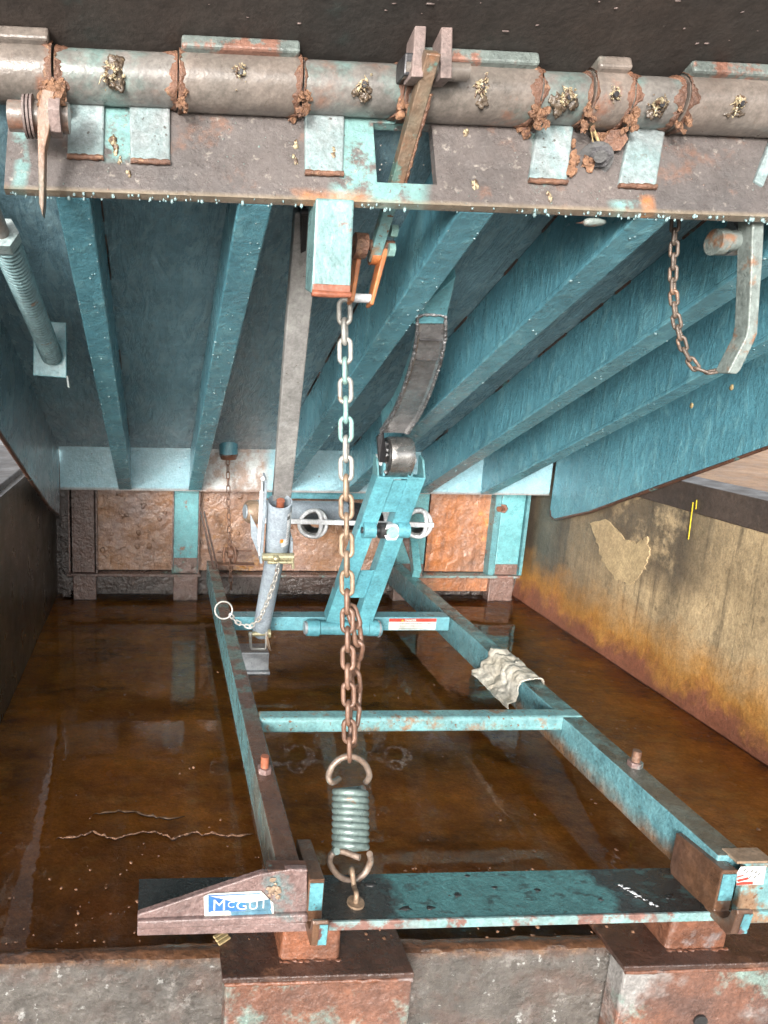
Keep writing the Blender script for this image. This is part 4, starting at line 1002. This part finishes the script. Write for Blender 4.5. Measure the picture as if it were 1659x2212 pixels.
# legs
for (u0, u1, xa, xb) in ((0, 0, .212, .318), (0, 0, .900, 1.012)):
    m = MB(); m.hexa([(xa, .986, -.002), (xb, .986, -.002), (xb, 1.07, -.002), (xa, 1.07, -.002), (xa + .006, .984, ZP - .0145), (xb - .002, .984, ZP - .0145), (xb - .002, 1.06, ZP - .0145), (xa + .006, 1.06, ZP - .0145)])
    lg_ = m.build('leg', 'leg', fr, bevel=.008, seg=4)
    m = MB(); m.tube([(xa + (xb - xa) * i / 20, .984, .001) for i in range(21)], .005, 8, jit=.45); m.build('weld_bead', 'leg', lg_)
# eye rod holding the spring
e0, e1 = pl(768, 1952, 2, ZP), pl(760, 1880, 1, 1.045)
m = MB(); c = pl(760, 1886, 1, 1.066); loop = [c + V((.002 * math.sin(t_ * 1), math.sin(t_) * .011, math.cos(t_) * .012)) for t_ in [2 * math.pi * i / 14 * .80 + math.pi * .95 for i in range(15)]]
P = [e0 + V((0, 0, -.004)), e0 + V((0, .0, .02)), pl(765, 1915, 1, 1.044), pl(761, 1885, 1, 1.052), pl(760, 1876, 1, 1.066), pl(758, 1886, 1, 1.080), pl(758, 1900, 1, 1.078)]
m.tube(smooth_path(P), .0045, 10); m.cyl(e0, e0 + V((0, 0, .004)), .015); m.build('eye_bolt', 'chain_tan', fr)
# studs with nuts on rails
for (u, v, X) in ((571, 1668, 0), (1371, 1655, 1)):
    c = pl(u, v, 2, .1895)
    m = MB(); m.cyl(c, c + V((0, 0, .036)), .0085, seg=16); o = m.build('stud', 'copper' if X == 0 else 'chain_rust', fr)
    m = MB(); m.hexnut(c, c + V((0, 0, .012)), .015); m.build('nut', 'gusset', o, bevel=.0015)
# brace plates at the rear of the left and right rails
m = MB(); m.bar(pl(434, 1105, 1, 2.74), pl(462, 1228, 1, 2.60), .006, .012); m.bar(pl(441, 1105, 1, 2.74), pl(470, 1228, 1, 2.60), .004, .012); m.build('rear_brace', 'post_rust', fr)
m = MB(); m.bar(pl(890, 1150, 1, 2.72), pl(900, 1240, 1, 2.55), .030, .05); m.build('rear_brace', 'post_teal', fr, bevel=.002)
m = MB(); m.prism([pl(862, 1140, 1, 2.70), pl(885, 1140, 1, 2.70), pl(912, 1245, 1, 2.62), pl(898, 1245, 1, 2.62)], (0, .01, 0)); m.build('rear_gusset', 'post_rust', fr)

# rag over right rail
m = MB(); vs = []; na, nb = 60, 56; prof = []
xl, xr_, zt_, zb_ = .964, 1.020, .192, .06
path = [(xl - .036, .118), (xl - .028, .128), (xl - .016, .142), (xl - .008, .160), (xl - .003, .182), (xl + .006, .197), ((xl + xr_) / 2, .199), (xr_ - .004, .197), (xr_ + .005, .185), (xr_ + .008, .150), (xr_ + .006, .10)]
ya = pl(1140, 1470, 2, .19).y; yb = pl(1075, 1415, 2, .19).y
for j in range(nb + 1):
    f = j / nb; y = ya - .012 + (yb - ya + .03) * f
    for i in range(na + 1):
        g_ = i / na * (len(path) - 1); k = min(int(g_), len(path) - 2); t_ = g_ - k
        px_ = path[k][0] * (1 - t_) + path[k + 1][0] * t_; pz = path[k][1] * (1 - t_) + path[k + 1][1] * t_
        ww = .012 * abs(fn(g_ * .5, f * 5, 0, 1.0)) + .005 * abs(fn(g_, f * 9, 3, 1.0)) + .0015 * fn(g_ * 3, f * 14, 5, 1)
        out = -1 if g_ < 4.6 else (1 if g_ > 7.4 else 0)
        yy = y + .014 * fn(g_, 0, 7 if f > .5 else 2, .9) + (.03 * max(0, 1 - g_ / 4)) * (f - .3)
        vs.append((px_ + out * ww, yy, pz + (ww if out == 0 else ww * .4)))
fs = [(j * (na + 1) + i, j * (na + 1) + i + 1, (j + 1) * (na + 1) + i + 1, (j + 1) * (na + 1) + i) for j in range(nb) for i in range(na)]
m.add(vs, fs, True); rag = m.build('rag', 'cloth', org=(.99, ya, .19), label='dirty beige rag wrapped over the right rail', cat='rag')
so_ = rag.modifiers.new('thick', 'SOLIDIFY'); so_.thickness = .003

# ============================================================ LIFT ARM
am = thing('lifting_linkage', 'bright teal twin channel lift arm with steel roller pivoting on the rear cross member', 'lift arm', (.5, 2.1, .15))
Tl, Tr, Bl, Br = pl(833, 1031, 1, 1.93), pl(901, 1031, 1, 1.93), pl(720, 1345, 1, 2.085), pl(787, 1345, 1, 2.085)
upv = V((0, -1, 0))
for t_, b_ in ((Tl, Bl), (Tr, Br)):
    m = MB(); a, sd, u, L = frame(b_, t_, upv); w2, dp = .0245, .045
    m.bar(b_, t_, .049, .005, upv)
    for sg in (-1, 1): m.bar(b_ + sd * sg * .0222 - u * .024, t_ + sd * sg * .0222 - u * .024, .005, .044, upv)
    m.build('channel', 'arm', am, bevel=.0015)
m = MB(); a = Tl.lerp(Bl, .02); b = Tr.lerp(Br, .02); c = Tr.lerp(Br, .22); d = Tl.lerp(Bl, .22)
m.prism([a + V((.01, .005, 0)), b + V((-.01, .005, 0)), c + V((-.01, .005, 0)), d + V((.01, .005, 0))], (0, .004, 0)); m.build('upper_web', 'arm', am)
m = MB(); a = Tl.lerp(Bl, .62); b = Tr.lerp(Br, .62); c = Tr.lerp(Br, .82); d = Tl.lerp(Bl, .82)
m.prism([a + V((.0, .012, 0)), b + V((0, .012, 0)), c + V((0, .012, 0)), d + V((0, .012, 0))], (0, .004, 0)); m.build('lower_web', 'arm', am)
m = MB(); m.box((Tl.x - .024, Tl.y - .004, Tl.z - .004), (Tr.x + .024, Tl.y + .055, Tl.z + .001)); m.build('top_plate', 'arm', am, bevel=.001)
for (x, dx) in ((Tl.x - .0245, .006), (Tr.x + .0185, .006)):
    m = MB(); m.prism([(x, Tl.y - .003, Tl.z), (x, Tl.y + .05, Tl.z), (x, Tl.y + .05, Tl.z + .060), (x, Tl.y + .02, Tl.z + .050)], (dx, 0, 0)); m.build('ear', 'rail', am, bevel=.001)
rc_ = pl(857, 986, 1, 1.965); rr_ = .058
ro = thing('cam_roller', 'x', 'roller', rc_)
bpy.data.objects.remove(ro)
m = MB(); x0, x1 = rc_.x - .031, rc_.x + .035
m.tube([(x0 + (x1 - x0) * i / 8, rc_.y, rc_.z) for i in range(9)], rr_, 48, rs=[rr_ * .96, rr_, rr_, rr_ * .995, rr_ * .995, rr_ * .995, rr_, rr_, rr_ * .96]); rl = m.build('roller', 'polish', am)
m = MB(); m.cyl((x0 - .006, rc_.y, rc_.z), (x0 - .0005, rc_.y, rc_.z), .048); m.build('roller_side', 'blackbox', rl)
m = MB()
for i in range(26):
    an = random.uniform(0, 6.28); q = random.uniform(.012, .05); m.blob((x0 - .007, rc_.y + math.cos(an) * q, rc_.z + math.sin(an) * q), random.uniform(.003, .007), .8, 1)
m.build('grease', 'weld', rl)
m = MB(); m.cyl((x0 - .022, rc_.y, rc_.z - .01), (x1 + .02, rc_.y, rc_.z - .01), .012); m.hexnut((x0 - .028, rc_.y, rc_.z - .01), (x0 - .014, rc_.y, rc_.z - .01), .018); m.build('axle', 'white', rl)
for x in (x0 - .012, x1 + .004):
    m = MB(); m.prism([(x, rc_.y - .02, Tl.z), (x, rc_.y + .03, Tl.z), (x, rc_.y + .02, rc_.z + .01), (x, rc_.y - .02, rc_.z + .01)], (.006, 0, 0)); m.build('roller_bracket', 'teal_bright', am)
# mid pivot
py_ = Tl.lerp(Bl, .36).y - .012
for u in (796, 869):
    c = pl(u, 1145, 1, py_); m = MB(); m.pipe(c + V((-.018, 0, 0)), c + V((.018, 0, 0)), .024, .010); m.box(c + V((-.018, .0, -.0)), c + V((.018, .02, .03))); m.build('pivot_lug', 'arm', am, bevel=.003)
m = MB(); m.cyl(pl(780, 1145, 1, py_), pl(880, 1146, 1, py_), .010); m.build('pivot_shaft', 'dark', am)
m = MB(); c = pl(826, 1146, 1, py_); m.cyl(c + V((-.010, 0, 0)), c + V((.014, 0, 0)), .024); m.build('rod_end', 'blackbox', am)
m = MB(); c = pl(844, 1148, 1, py_ - .01); m.hexnut(c + V((0, .03, 0)), c + V((0, -.012, 0)), .027); nn = m.build('hex_nut', 'white', am, bevel=.002)
m = MB(); m.cyl(c + V((0, -.010, 0)), c + V((0, -.020, 0)), .017); m.build('bolt_end', 'chain_teal', nn)
# base pivot
m = MB(); c0, c1 = pl(690, 1356, 1, 2.09), pl(822, 1358, 1, 2.09); m.cyl(c0, c1, .0225, seg=28); m.build('pivot_tube', 'arm', am)
for u0, u1 in ((662, 688), (793, 815)):
    m = MB(); m.cyl(pl(u0, 1356, 1, 2.088), pl(u1, 1357, 1, 2.088), .0265, seg=28); m.build('pivot_collar', 'arm', am, bevel=.002)
m = MB(); m.cyl(pl(657, 1356, 1, 2.087), pl(664, 1356, 1, 2.087), .021, seg=24); m.build('pivot_pin', 'steel', am); m = MB(); m.cyl(pl(815, 1357, 1, 2.087), pl(820, 1357, 1, 2.087), .024, seg=24); m.tube([pl(818, 1340, 1, 2.08), pl(821, 1375, 1, 2.08), pl(816, 1376, 1, 2.08)], .002, 6); m.build('retaining_clip', 'steel', am)
# cam on the deck
cmt = thing('lift_cam', 'curved black cam plate edged with silver weld hanging under a beam above the roller', 'cam plate', pl(838, 940, 1, 1.95))
cp = [(931, 684, 1.44, 54), (931, 715, 1.47, 56), (926, 755, 1.52, 56), (915, 800, 1.60, 58), (898, 850, 1.70, 60), (878, 895, 1.81, 58), (862, 920, 1.87, 56), (850, 938, 1.915, 56)]
CP = smooth_path([pl(u, v, 1, y) for u, v, y, w_ in cp], 4)
hwid = [.029 + .010 * i / (len(CP) - 1) for i in range(len(CP))]
m = MB(); vs = []
for i, p in enumerate(CP):
    t_ = (CP[min(i + 1, len(CP) - 1)] - CP[max(i - 1, 0)]).normalized(); nrm = V((1, 0, 0)).cross(t_).normalized()
    if nrm.y > 0: nrm = -nrm
    for sx_, dp in ((-1, 0), (-.75, -.004), (0, -.005), (.75, -.004), (1, 0), (1, -.014), (-1, -.014)):
        vs.append(p + V((sx_ * hwid[i], 0, 0)) + nrm * dp)
fs = []
for i in range(len(CP) - 1):
    for k in range(7): fs.append((i * 7 + k, i * 7 + (k + 1) % 7, (i + 1) * 7 + (k + 1) % 7, (i + 1) * 7 + k))
fs += [tuple(range(7)), tuple(range((len(CP) - 1) * 7, len(CP) * 7))]
m.add(vs, fs, False); m.build('cam_face', 'cam', cmt)
m = MB(); dense = []
L_ = [CP[i] + V((-hwid[i], -.002, 0)) for i in range(len(CP))]; Rr = [CP[i] + V((hwid[i], -.002, 0)) for i in range(len(CP))]
path_ = L_[::-1] + [CP[0] + V((x_ * .026, -.002, .004)) for x_ in (-.5, 0, .5)] + Rr
for a_, b_ in zip(path_[:-1], path_[1:]):
    n_ = max(1, int((b_ - a_).length / .004))
    for k in range(n_): dense.append(a_.lerp(b_, k / n_) + V((random.uniform(-.0012, .0012),) * 3))
m.tube(dense, .0034, 8, jit=.35)
for q in dense[::3]: m.blob(q + V((0, -.002, 0)), random.uniform(.0012, .0036), .9, 1)
m.build('weld_bead', 'weld', cmt)
m = MB(); i3 = 6
for i in (3, 5): 
    p = CP[i * 2]; m.box(p + V((-.024, -.004, -.0015)), p + V((.024, .001, .0015)))
m.build('wear_line', 'dark', cmt)
top_pts = [pp(975, 600, .0), pp(880, 700, .02)]
# teal hanger between cam and deck, wedge-shaped
m = MB(); n = len(CP); xa, xb = -.028, .028
for i in range(n - 1):
    a_, b_ = CP[i] + V((0, .012, .006)), CP[i + 1] + V((0, .012, .006))
    def up_(p):
        k = (DO + DT * .02 - p).dot(DT); return p + DT * max(k, .01)
    A_, B_ = up_(a_), up_(b_)
    m.hexa([a_ + V((xa, 0, 0)), a_ + V((xb, 0, 0)), b_ + V((xb, 0, 0)), b_ + V((xa, 0, 0)), A_ + V((xa, 0, 0)), A_ + V((xb, 0, 0)), B_ + V((xb, 0, 0)), B_ + V((xa, 0, 0))])
m.build('hanger_web', 'teal_bright', cmt)
P = [pp(984, 597, -.004), pp(900, 690, -.004)]
m = MB(); m.prism([pl(985, 598, 1, 1.36), pl(962, 700, 1, 1.455), pl(890, 700, 1, 1.455), pl(905, 668, 1, 1.43)], (0, .01, .02)); m.build('hanger_plate', 'teal_bright', cmt, bevel=.002)
# cam anchor blade under
m = MB(); m.prism([pl(838, 1000, 1, 1.95), pl(820, 998, 1, 1.93), pl(815, 945, 1, 1.93), pl(828, 930, 1, 1.93)], (0, .012, 0)); m.build('cam_toe', 'dark', cmt)

# ============================================================ REAR STRUCTURE
rs_ = thing('rear_frame', 'rusty rear frame of posts, corroded panels and shelf angle at the back of the pit', 'steel frame', (.6, 2.88, 0))
def xa(u, v=1150, y=2.85): return pl(u, v, 1, y).x
for u0, u1, mt, ub0, ub1 in ((158, 204, 'post_rust', 158, 208), (375, 428, 'post_teal', 374, 427), (862, 922, 'post_teal', 850, 900), (1078, 1128, 'post_teal', 1056, 1108)):
    m = MB(); m.box((xa(u0), 2.853, .112), (xa(u1), 2.90, .60)); p_ = m.build('post', mt, rs_, bevel=.003)
    m = MB(); m.box((xa(ub0, 1270), 2.849, -.03), (xa(ub1, 1270), 2.90, .098)); m.build('post_foot', 'post_rust', p_, bevel=.004)
    if mt == 'post_teal':
        m = MB(); m.box((xa(u0) + .002, 2.8515, .113), (xa(u1) - .002, 2.8535, .16 + (.02 if u0 == 375 else 0))); m.build('rust_area', 'post_rust', p_)
for u0, u1, mt in ((208, 372, 'rear_panel'), (430, 860, 'rear_panel'), (924, 1062, 'rear_panel_orange')):
    m = MB(); vs = []; xA, xB = xa(u0, 1150, 2.89), xa(u1, 1150, 2.89); nx, nz = 60, 40
    for j in range(nz + 1):
        for i in range(nx + 1):
            x = xA + (xB - xA) * i / nx; z = .115 + .45 * j / nz; vs.append((x, 2.888 + .004 * fn(x, z, 0, 14) + .003 * fn(x, z, 3, 45), z))
    fs = [(j * (nx + 1) + i, j * (nx + 1) + i + 1, (j + 1) * (nx + 1) + i + 1, (j + 1) * (nx + 1) + i) for j in range(nz) for i in range(nx)]
    m.add(vs, fs, True); m.build('panel', mt, rs_)
for u0, u1, mt in ((145, 434, 'post_rust'), (470, 880, 'post_rust'), (890, 1120, 'plate_edge')):
    m = MB(); m.box((xa(u0, 1241), 2.835, .100), (xa(u1, 1241), 2.89, .111)); m.build('shelf_angle', mt, rs_, bevel=.002)
    m = MB(); m.box((xa(u0, 1241) + .01, 2.87, .03), (xa(u1, 1241) - .01, 2.92, .098)); m.build('sill', 'rear_dark' if u0 < 800 else 'rear_panel_orange', rs_)
for u in (148, 156, 207, 372, 428): MB().box((xa(u), 2.845, .112), (xa(u) + .006, 2.89, .5)).build('edge_flange', 'post_rust', rs_)
m = MB(); m.box((xa(132), 2.86, .0), (xa(150), 2.9, .5)); m.build('corner_post', 'rear_dark', rs_)
MB().box((xa(1062), 2.843, .112), (xa(1074), 2.89, .5)).build('edge_flange', 'rail', rs_); MB().box((xa(1130), 2.843, .112), (xa(1136), 2.89, .5)).build('edge_flange', 'rail', rs_)
c = pl(1088, 1098, 1, 2.85); m = MB(); m.cyl(c, c + V((-.03, -.02, 0)), .012); m.hexnut(c, c + V((-.008, -.008, 0)), .02); m.build('bolt', 'leg', rs_)
m = MB(); a_ = pl(560, 1068, 1, 2.80); m.box((a_.x, 2.78, a_.z - .012), (xa(862), 2.80, a_.z + .02)); m.build('cross_angle', 'teal_bright', rs_)
m = MB()
for i in range(40): m.blob((random.uniform(xa(210), xa(370)) if i < 28 else random.uniform(xa(435), xa(640)), 2.884, random.uniform(.2, .46)), random.uniform(.003, .012), .6, 2, (1, .35, random.uniform(.6, 1.6)))
m.build('corrosion_blisters', 'rear_panel', rs_, kind='stuff')
# counterbalance springs
cs_defs = [(676, 1131, 'x', 'white looped counterbalance spring nearest the gray strut'), (815, 1128, 'x', 'looped counterbalance spring partly hidden between the teal lift arm channels'), (902, 1131, 'x', 'white looped counterbalance spring right of the teal lift arm')]
for u, v, _, lab in cs_defs:
    c = pl(u, v, 1, 2.36); t = thing('counterbalance_spring', lab, 'spring', c, 'counterbalance springs at the back of the pit')
    R0 = .048; pts = []
    e = pl(u + (10 if u == 676 else 0), v - 10, 1, 2.70)
    n_ = 22
    for i in range(n_ * 14 + 1):
        f = i / (n_ * 14); an = 2 * math.pi * n_ * f; q = c.lerp(e, .06 + .94 * f); pts.append(q + V((math.cos(an) * .043, 0, math.sin(an) * .043)))
    MB().tube(pts, .0065, 6).build('coil', 'bar', t)
    pts = [c + V((math.cos(a_) * R0, .008 * math.sin(a_ * 2), math.sin(a_) * R0)) for a_ in [2 * math.pi * i / 36 for i in range(36)]]
    MB().tube(pts, .0072, 10, True).build('end_ring', 'white', t)
    pts = [c + V((.008 + .018 * math.cos(a_), -.008 - .006 * math.cos(a_), math.sin(a_) * R0 * .98)) for a_ in [math.pi * (-.5 + i / 14) for i in range(15)]]
    MB().tube(pts, .0072, 10).build('hook_loop', 'white', t)
m = MB(); a_, b_ = pl(560, 1124, 1, 2.345), pl(936, 1134, 1, 2.345); m.bar(a_, b_, .012, .016)
m.build('spring_bar', 'white', org=a_.lerp(b_, .5), label='whitish flat bar running through the loops of the springs', cat='bar')
for (u0, v0, u1, v1, r_, lab, mt) in ((528, 1105, 745, 1108, .045, 'pale gray cylinder lying behind the gray strut, rusty at its left end', 'gray'),):
    a_, b_ = pl(u0, v0, 1, 2.55), pl(u1, v1, 1, 2.62)
    t = thing('gas_cylinder', lab, 'cylinder', a_); m = MB(); n = 16
    m.tube([a_.lerp(b_, i / n) for i in range(n + 1)], r_, 32, rs=[r_ * (.55 if i == 0 else .9 if i == 1 else 1) for i in range(n + 1)]); m.build('shell', mt, t)
    m = MB(); m.tube([a_.lerp(b_, .01), a_.lerp(b_, .05), a_.lerp(b_, .11)], r_, 32, rs=[r_ * .8, r_ * .985, r_ * 1.012]); m.build('rusty_end', 'chain_tan', t)
a_, b_ = pl(745, 1115, 1, 2.62), pl(860, 1120, 1, 2.62)
m = MB(); m.cyl(a_, b_, .055, seg=32); m.build('dark_cylinder', 'dark', org=a_, label='dark gray cylinder behind the heavy chain and the lift arm', cat='cylinder')
# stub socket and thin chain, pulley
sk_ = thing('chain_anchor', 'small teal cylindrical socket on the rear header holding a thin rusty chain', 'socket', pl(494, 990, 1, 2.66))
m = MB(); m.cyl(pl(493, 951, 1, 2.66), pl(494, 982, 1, 2.66), .036, seg=28); m.build('socket', 'teal', sk_, bevel=.003)
m = MB(); m.cyl(pl(494, 980, 1, 2.66), pl(494, 992, 1, 2.66), .037, .030, seg=28); m.build('rusty_rim', 'leg', sk_)
tc = thing('thin_chain', 'thin rusty chain hanging from the teal socket through the small pulley', 'chain', pl(500, 1265, 1, 2.66))
chain(tc, [pl(492, 990, 1, 2.65), pl(494, 1100, 1, 2.65), pl(497, 1200, 1, 2.66), pl(499, 1275, 1, 2.68)], .027, .019, .0024, 'chain_rust', 30)
pu = thing('chain_pulley', 'small rusty pulley bracket holding the thin chain near the back wall', 'pulley', pl(497, 1215, 1, 2.66))
m = MB(); m.cyl(pl(470, 1192, 1, 2.66), pl(545, 1190, 1, 2.66), .0045); m.build('shaft', 'rust', pu)
for u in (485, 507):
    m = MB(); m.tube([pl(u, 1182, 1, 2.64), pl(u + (3 if u > 490 else -2), 1200, 1, 2.63), pl(u, 1215, 1, 2.64)], .006, 8); m.build('bracket', 'rust', pu)
m = MB(); m.cyl(pl(492, 1193, 1, 2.66), pl(503, 1193, 1, 2.66), .022); m.build('wheel', 'rust', pu)
MB().box(pl(468, 1214, 1, 2.70), pl(550, 1222, 1, 2.66)).build('carrier', 'rust', pu)
# thin chain on the strut
t = thing('retaining_chain', 'thin bright twisted chain drooping from the strut pin to the steel ring', 'chain', pl(540, 1352, 2, .2))
chain(t, [pl(497, 1327, 1, 2.0), pl(512, 1345, 1, 1.97), pl(540, 1355, 1, 1.95), pl(562, 1335, 1, 1.93), pl(580, 1295, 1, 1.90), pl(598, 1240, 1, 1.86), pl(601, 1218, 1, 1.84)], .0165, .0150, .0024, 'chain_top', 40)

# ============================================================ LEFT SPRING ROD, RIGHT BRACKET
t = thing('pad_spring_rod', 'teal close coiled spring rod on a square pad at the left side under the deck', 'spring rod', pp(107, 780))
q0 = pp(107, 755, -.012)
cen = pp(107, 755, .04); 
MB().prism([pl(72, 692, 1, cen.y), pl(143, 697, 1, cen.y), pl(144, 817, 1, cen.y - .0), pl(71, 811, 1, cen.y)], (0, .01, .0)).build('pad', 'teal_bright', t, bevel=.002)
MB().prism([pl(143, 812, 1, cen.y), pl(147, 812, 1, cen.y), pl(150, 838, 1, cen.y), pl(146, 836, 1, cen.y)], (0, .03, 0)).build('tab', 'strap', t)
c1 = pl(112, 768, 1, cen.y - .01); c0 = pl(12, 522, 1, 1.16 + .05)
n_ = 44; pts = []; a, sd, u, L = frame(c0, c1)
for i in range(n_ * 14 + 1):
    f = i / (n_ * 14); an = 2 * math.pi * n_ * f; rr = .0215; pts.append(c0.lerp(c1, f) + (sd * math.cos(an) + u * math.sin(an)) * rr)
MB().tube(pts, .0036, 6).build('coil', 'spring_teal', t)
MB().cyl(c0 - a * .02, c1, .0165).build('rod', 'dark', t)
MB().hexnut(c0 - a * .028, c0 - a * .002, .027).build('nut', 'strap', t, bevel=.002)
MB().cyl(c0 - a * .2, c0 - a * .02, .012).build('threaded_end', 'knuckle', t)
t = thing('hanging_bracket', 'bent flat steel bar hanging below the header at the far right', 'bracket', pl(1590, 805, 1, 1.16))
Yk = 1.135
prof = [(1626, 468), (1652, 470), (1648, 560), (1642, 640), (1637, 720), (1628, 742), (1600, 800), (1592, 808), (1572, 806), (1580, 790), (1612, 728), (1617, 705), (1622, 600)]
P = [pl(u_, v_, 1, Yk) for u_, v_ in prof]; MB().prism(P, (-.0, .030, 0)).build('bent_bar', 'bracket', t, bevel=.002)
m = MB(); m.cyl(pl(1545, 523, 1, 1.17), pl(1600, 518, 1, 1.17), .017); m.cyl(pl(1541, 523, 1, 1.17), pl(1562, 523, 1, 1.17), .021); m.build('pin', 'bracket', t)
m = MB(); m.bar(pl(1578, 520, 1, 1.19), pl(1592, 465, 1, 1.19), .018, .014, V((0, -1, 0))); m.pipe(pl(1570, 520, 1, 1.19), pl(1592, 520, 1, 1.19), .024, .012); m.build('link_arm', 'steel', t, bevel=.002)
t = thing('bracket_chain', 'small rusty chain hanging in a loop from the header to the bent bar at right', 'chain', pl(1505, 800, 1, 1.2))
chain(t, [pl(1459, 470, 1, 1.19), pl(1455, 560, 1, 1.19), pl(1453, 620, 1, 1.19), pl(1460, 690, 1, 1.19), pl(1475, 750, 1, 1.185), pl(1498, 792, 1, 1.18), pl(1520, 806, 1, 1.17), pl(1548, 803, 1, 1.165), pl(1582, 790, 1, 1.16)], .0200, .0160, .0028, 'chain_dark', 45, 16)
# slanted plate at the far right of the header
m = MB(); m.prism([hs(1630, 390, .004), hs(1650, 402, .004), hs(1690, 300, .012), hs(1672, 290, .012)], -DS * .01); m.build('side_strap', 'strap', dk, bevel=.002)

# ============================================================ FRONT LEDGE
for (xA, xB, lab) in ((.112, .436, 'rusty embedded steel angle plate under the left frame leg'), (.803, 1.7, 'rusty and pale green embedded steel angle plate under the right frame leg')):
    t = thing('embedded_plate', lab, 'steel plate', ((xA + min(xB, 1.2)) / 2, .955, 0), 'steel angles set into the dock edge')
    m = MB(); m.box((xA, .953, -.006), (xB, 1.09, .0045)); m.build('top_flange', 'embed_top', t, bevel=.002)
    m = MB(); vs = []; nx, nz = 50, 30
    m.box((xA + .006, .957, -.45), (xB, 1.0, -.0065)); m.build('face_plate', 'embed', t, bevel=.004)
    m = MB(); n_ = 30; m.tube([(xA + .004 + (min(xB, 1.3) - xA - .006) * i / n_, .955, -.009 + .002 * fn(i, xA, 0, .7)) for i in range(n_ + 1)], .0035, 8, jit=.4); m.build('corner_weld', 'leg', t)
c = pl(1512, 2205, 1, .955); m = MB(); m.cyl(c + V((0, .0, 0)), c + V((0, -.003, 0)), .012); m.build('bolt_hole', 'blackbox', bpy.data.objects['embedded_plate.001'])
# wood chip
c = pl(479, 2031, 2, .003); m = MB()
ang = R_(35); dx = V((math.cos(ang), math.sin(ang), 0)); dy = V((-math.sin(ang), math.cos(ang), 0))
for k in range(3):
    b_ = c + dy * (k - 1) * .0065; m.bar(b_ - dx * .013 + V((0, 0, .004 + k * .002)), b_ + dx * .013 + V((0, 0, .004 + .001 * k)), .0055, .004)
m.build('wood_chip', 'wood', org=c, bevel=.0008, label='small pale wood chip lying on the floor below the name plate', cat='wood chip')
# crack in the floor: curled edge of film
def crack(pts, z, mat, name, amp, lab):
    P = smooth_path([pl(u, v, 2, z) for u, v in pts], 8); m = MB(); vs = []
    for i, p in enumerate(P):
        a_ = amp * (.25 + 1.3 * abs(fn(i, 0, 3, .45))); env = min(1, i / 6, (len(P) - 1 - i) / 6)
        yo = .007 * fn(i, 0, 0, .25) + .006 * fn(i, 5, 0, .9)
        vs += [p + V((0, yo - a_ * .5 * env, -.002)), p + V((0, yo, a_ * env)), p + V((0, yo + a_ * 1.0 * env, -.002))]
    fs = []
    for i in range(len(P) - 1): fs += [(3 * i, 3 * i + 1, 3 * i + 4, 3 * i + 3), (3 * i + 1, 3 * i + 2, 3 * i + 5, 3 * i + 4)]
    m.add(vs, fs, True); m.build(name, mat, org=P[len(P) // 2], label=lab, cat='crack')
crack([(120, 1812), (170, 1806), (205, 1798), (240, 1812), (280, 1803), (340, 1798), (370, 1812), (410, 1800), (450, 1803), (500, 1804), (548, 1800)], -.0065, 'debris', 'floor_crack', .0055, 'long pale ragged crack ridge across the brown floor at left')
crack([(200, 1760), (250, 1752), (300, 1756), (350, 1768), (400, 1762)], -.0065, 'dark_scum', 'floor_crack', .0055, 'shorter dark crack behind the long pale one on the left floor')
# loose grit on the floor
m = MB()
for k in range(520):
    x = random.uniform(XL + .02, XR - .02); y = 1.02 + abs(random.gauss(0, .12)) if random.random() < .8 else random.uniform(1.1, 2.8)
    if .1 < x < .44 and y < 1.1: z = .0045
    elif x > .8 and y < 1.09: z = .0045
    else: z = -.0055
    m.blob((x, y, z), random.uniform(.001, .004), .8, 1, (1, 1, .6), smooth=False)
m.build('grit', 'debris', kind='stuff')
S.render.engine = 'CYCLES'
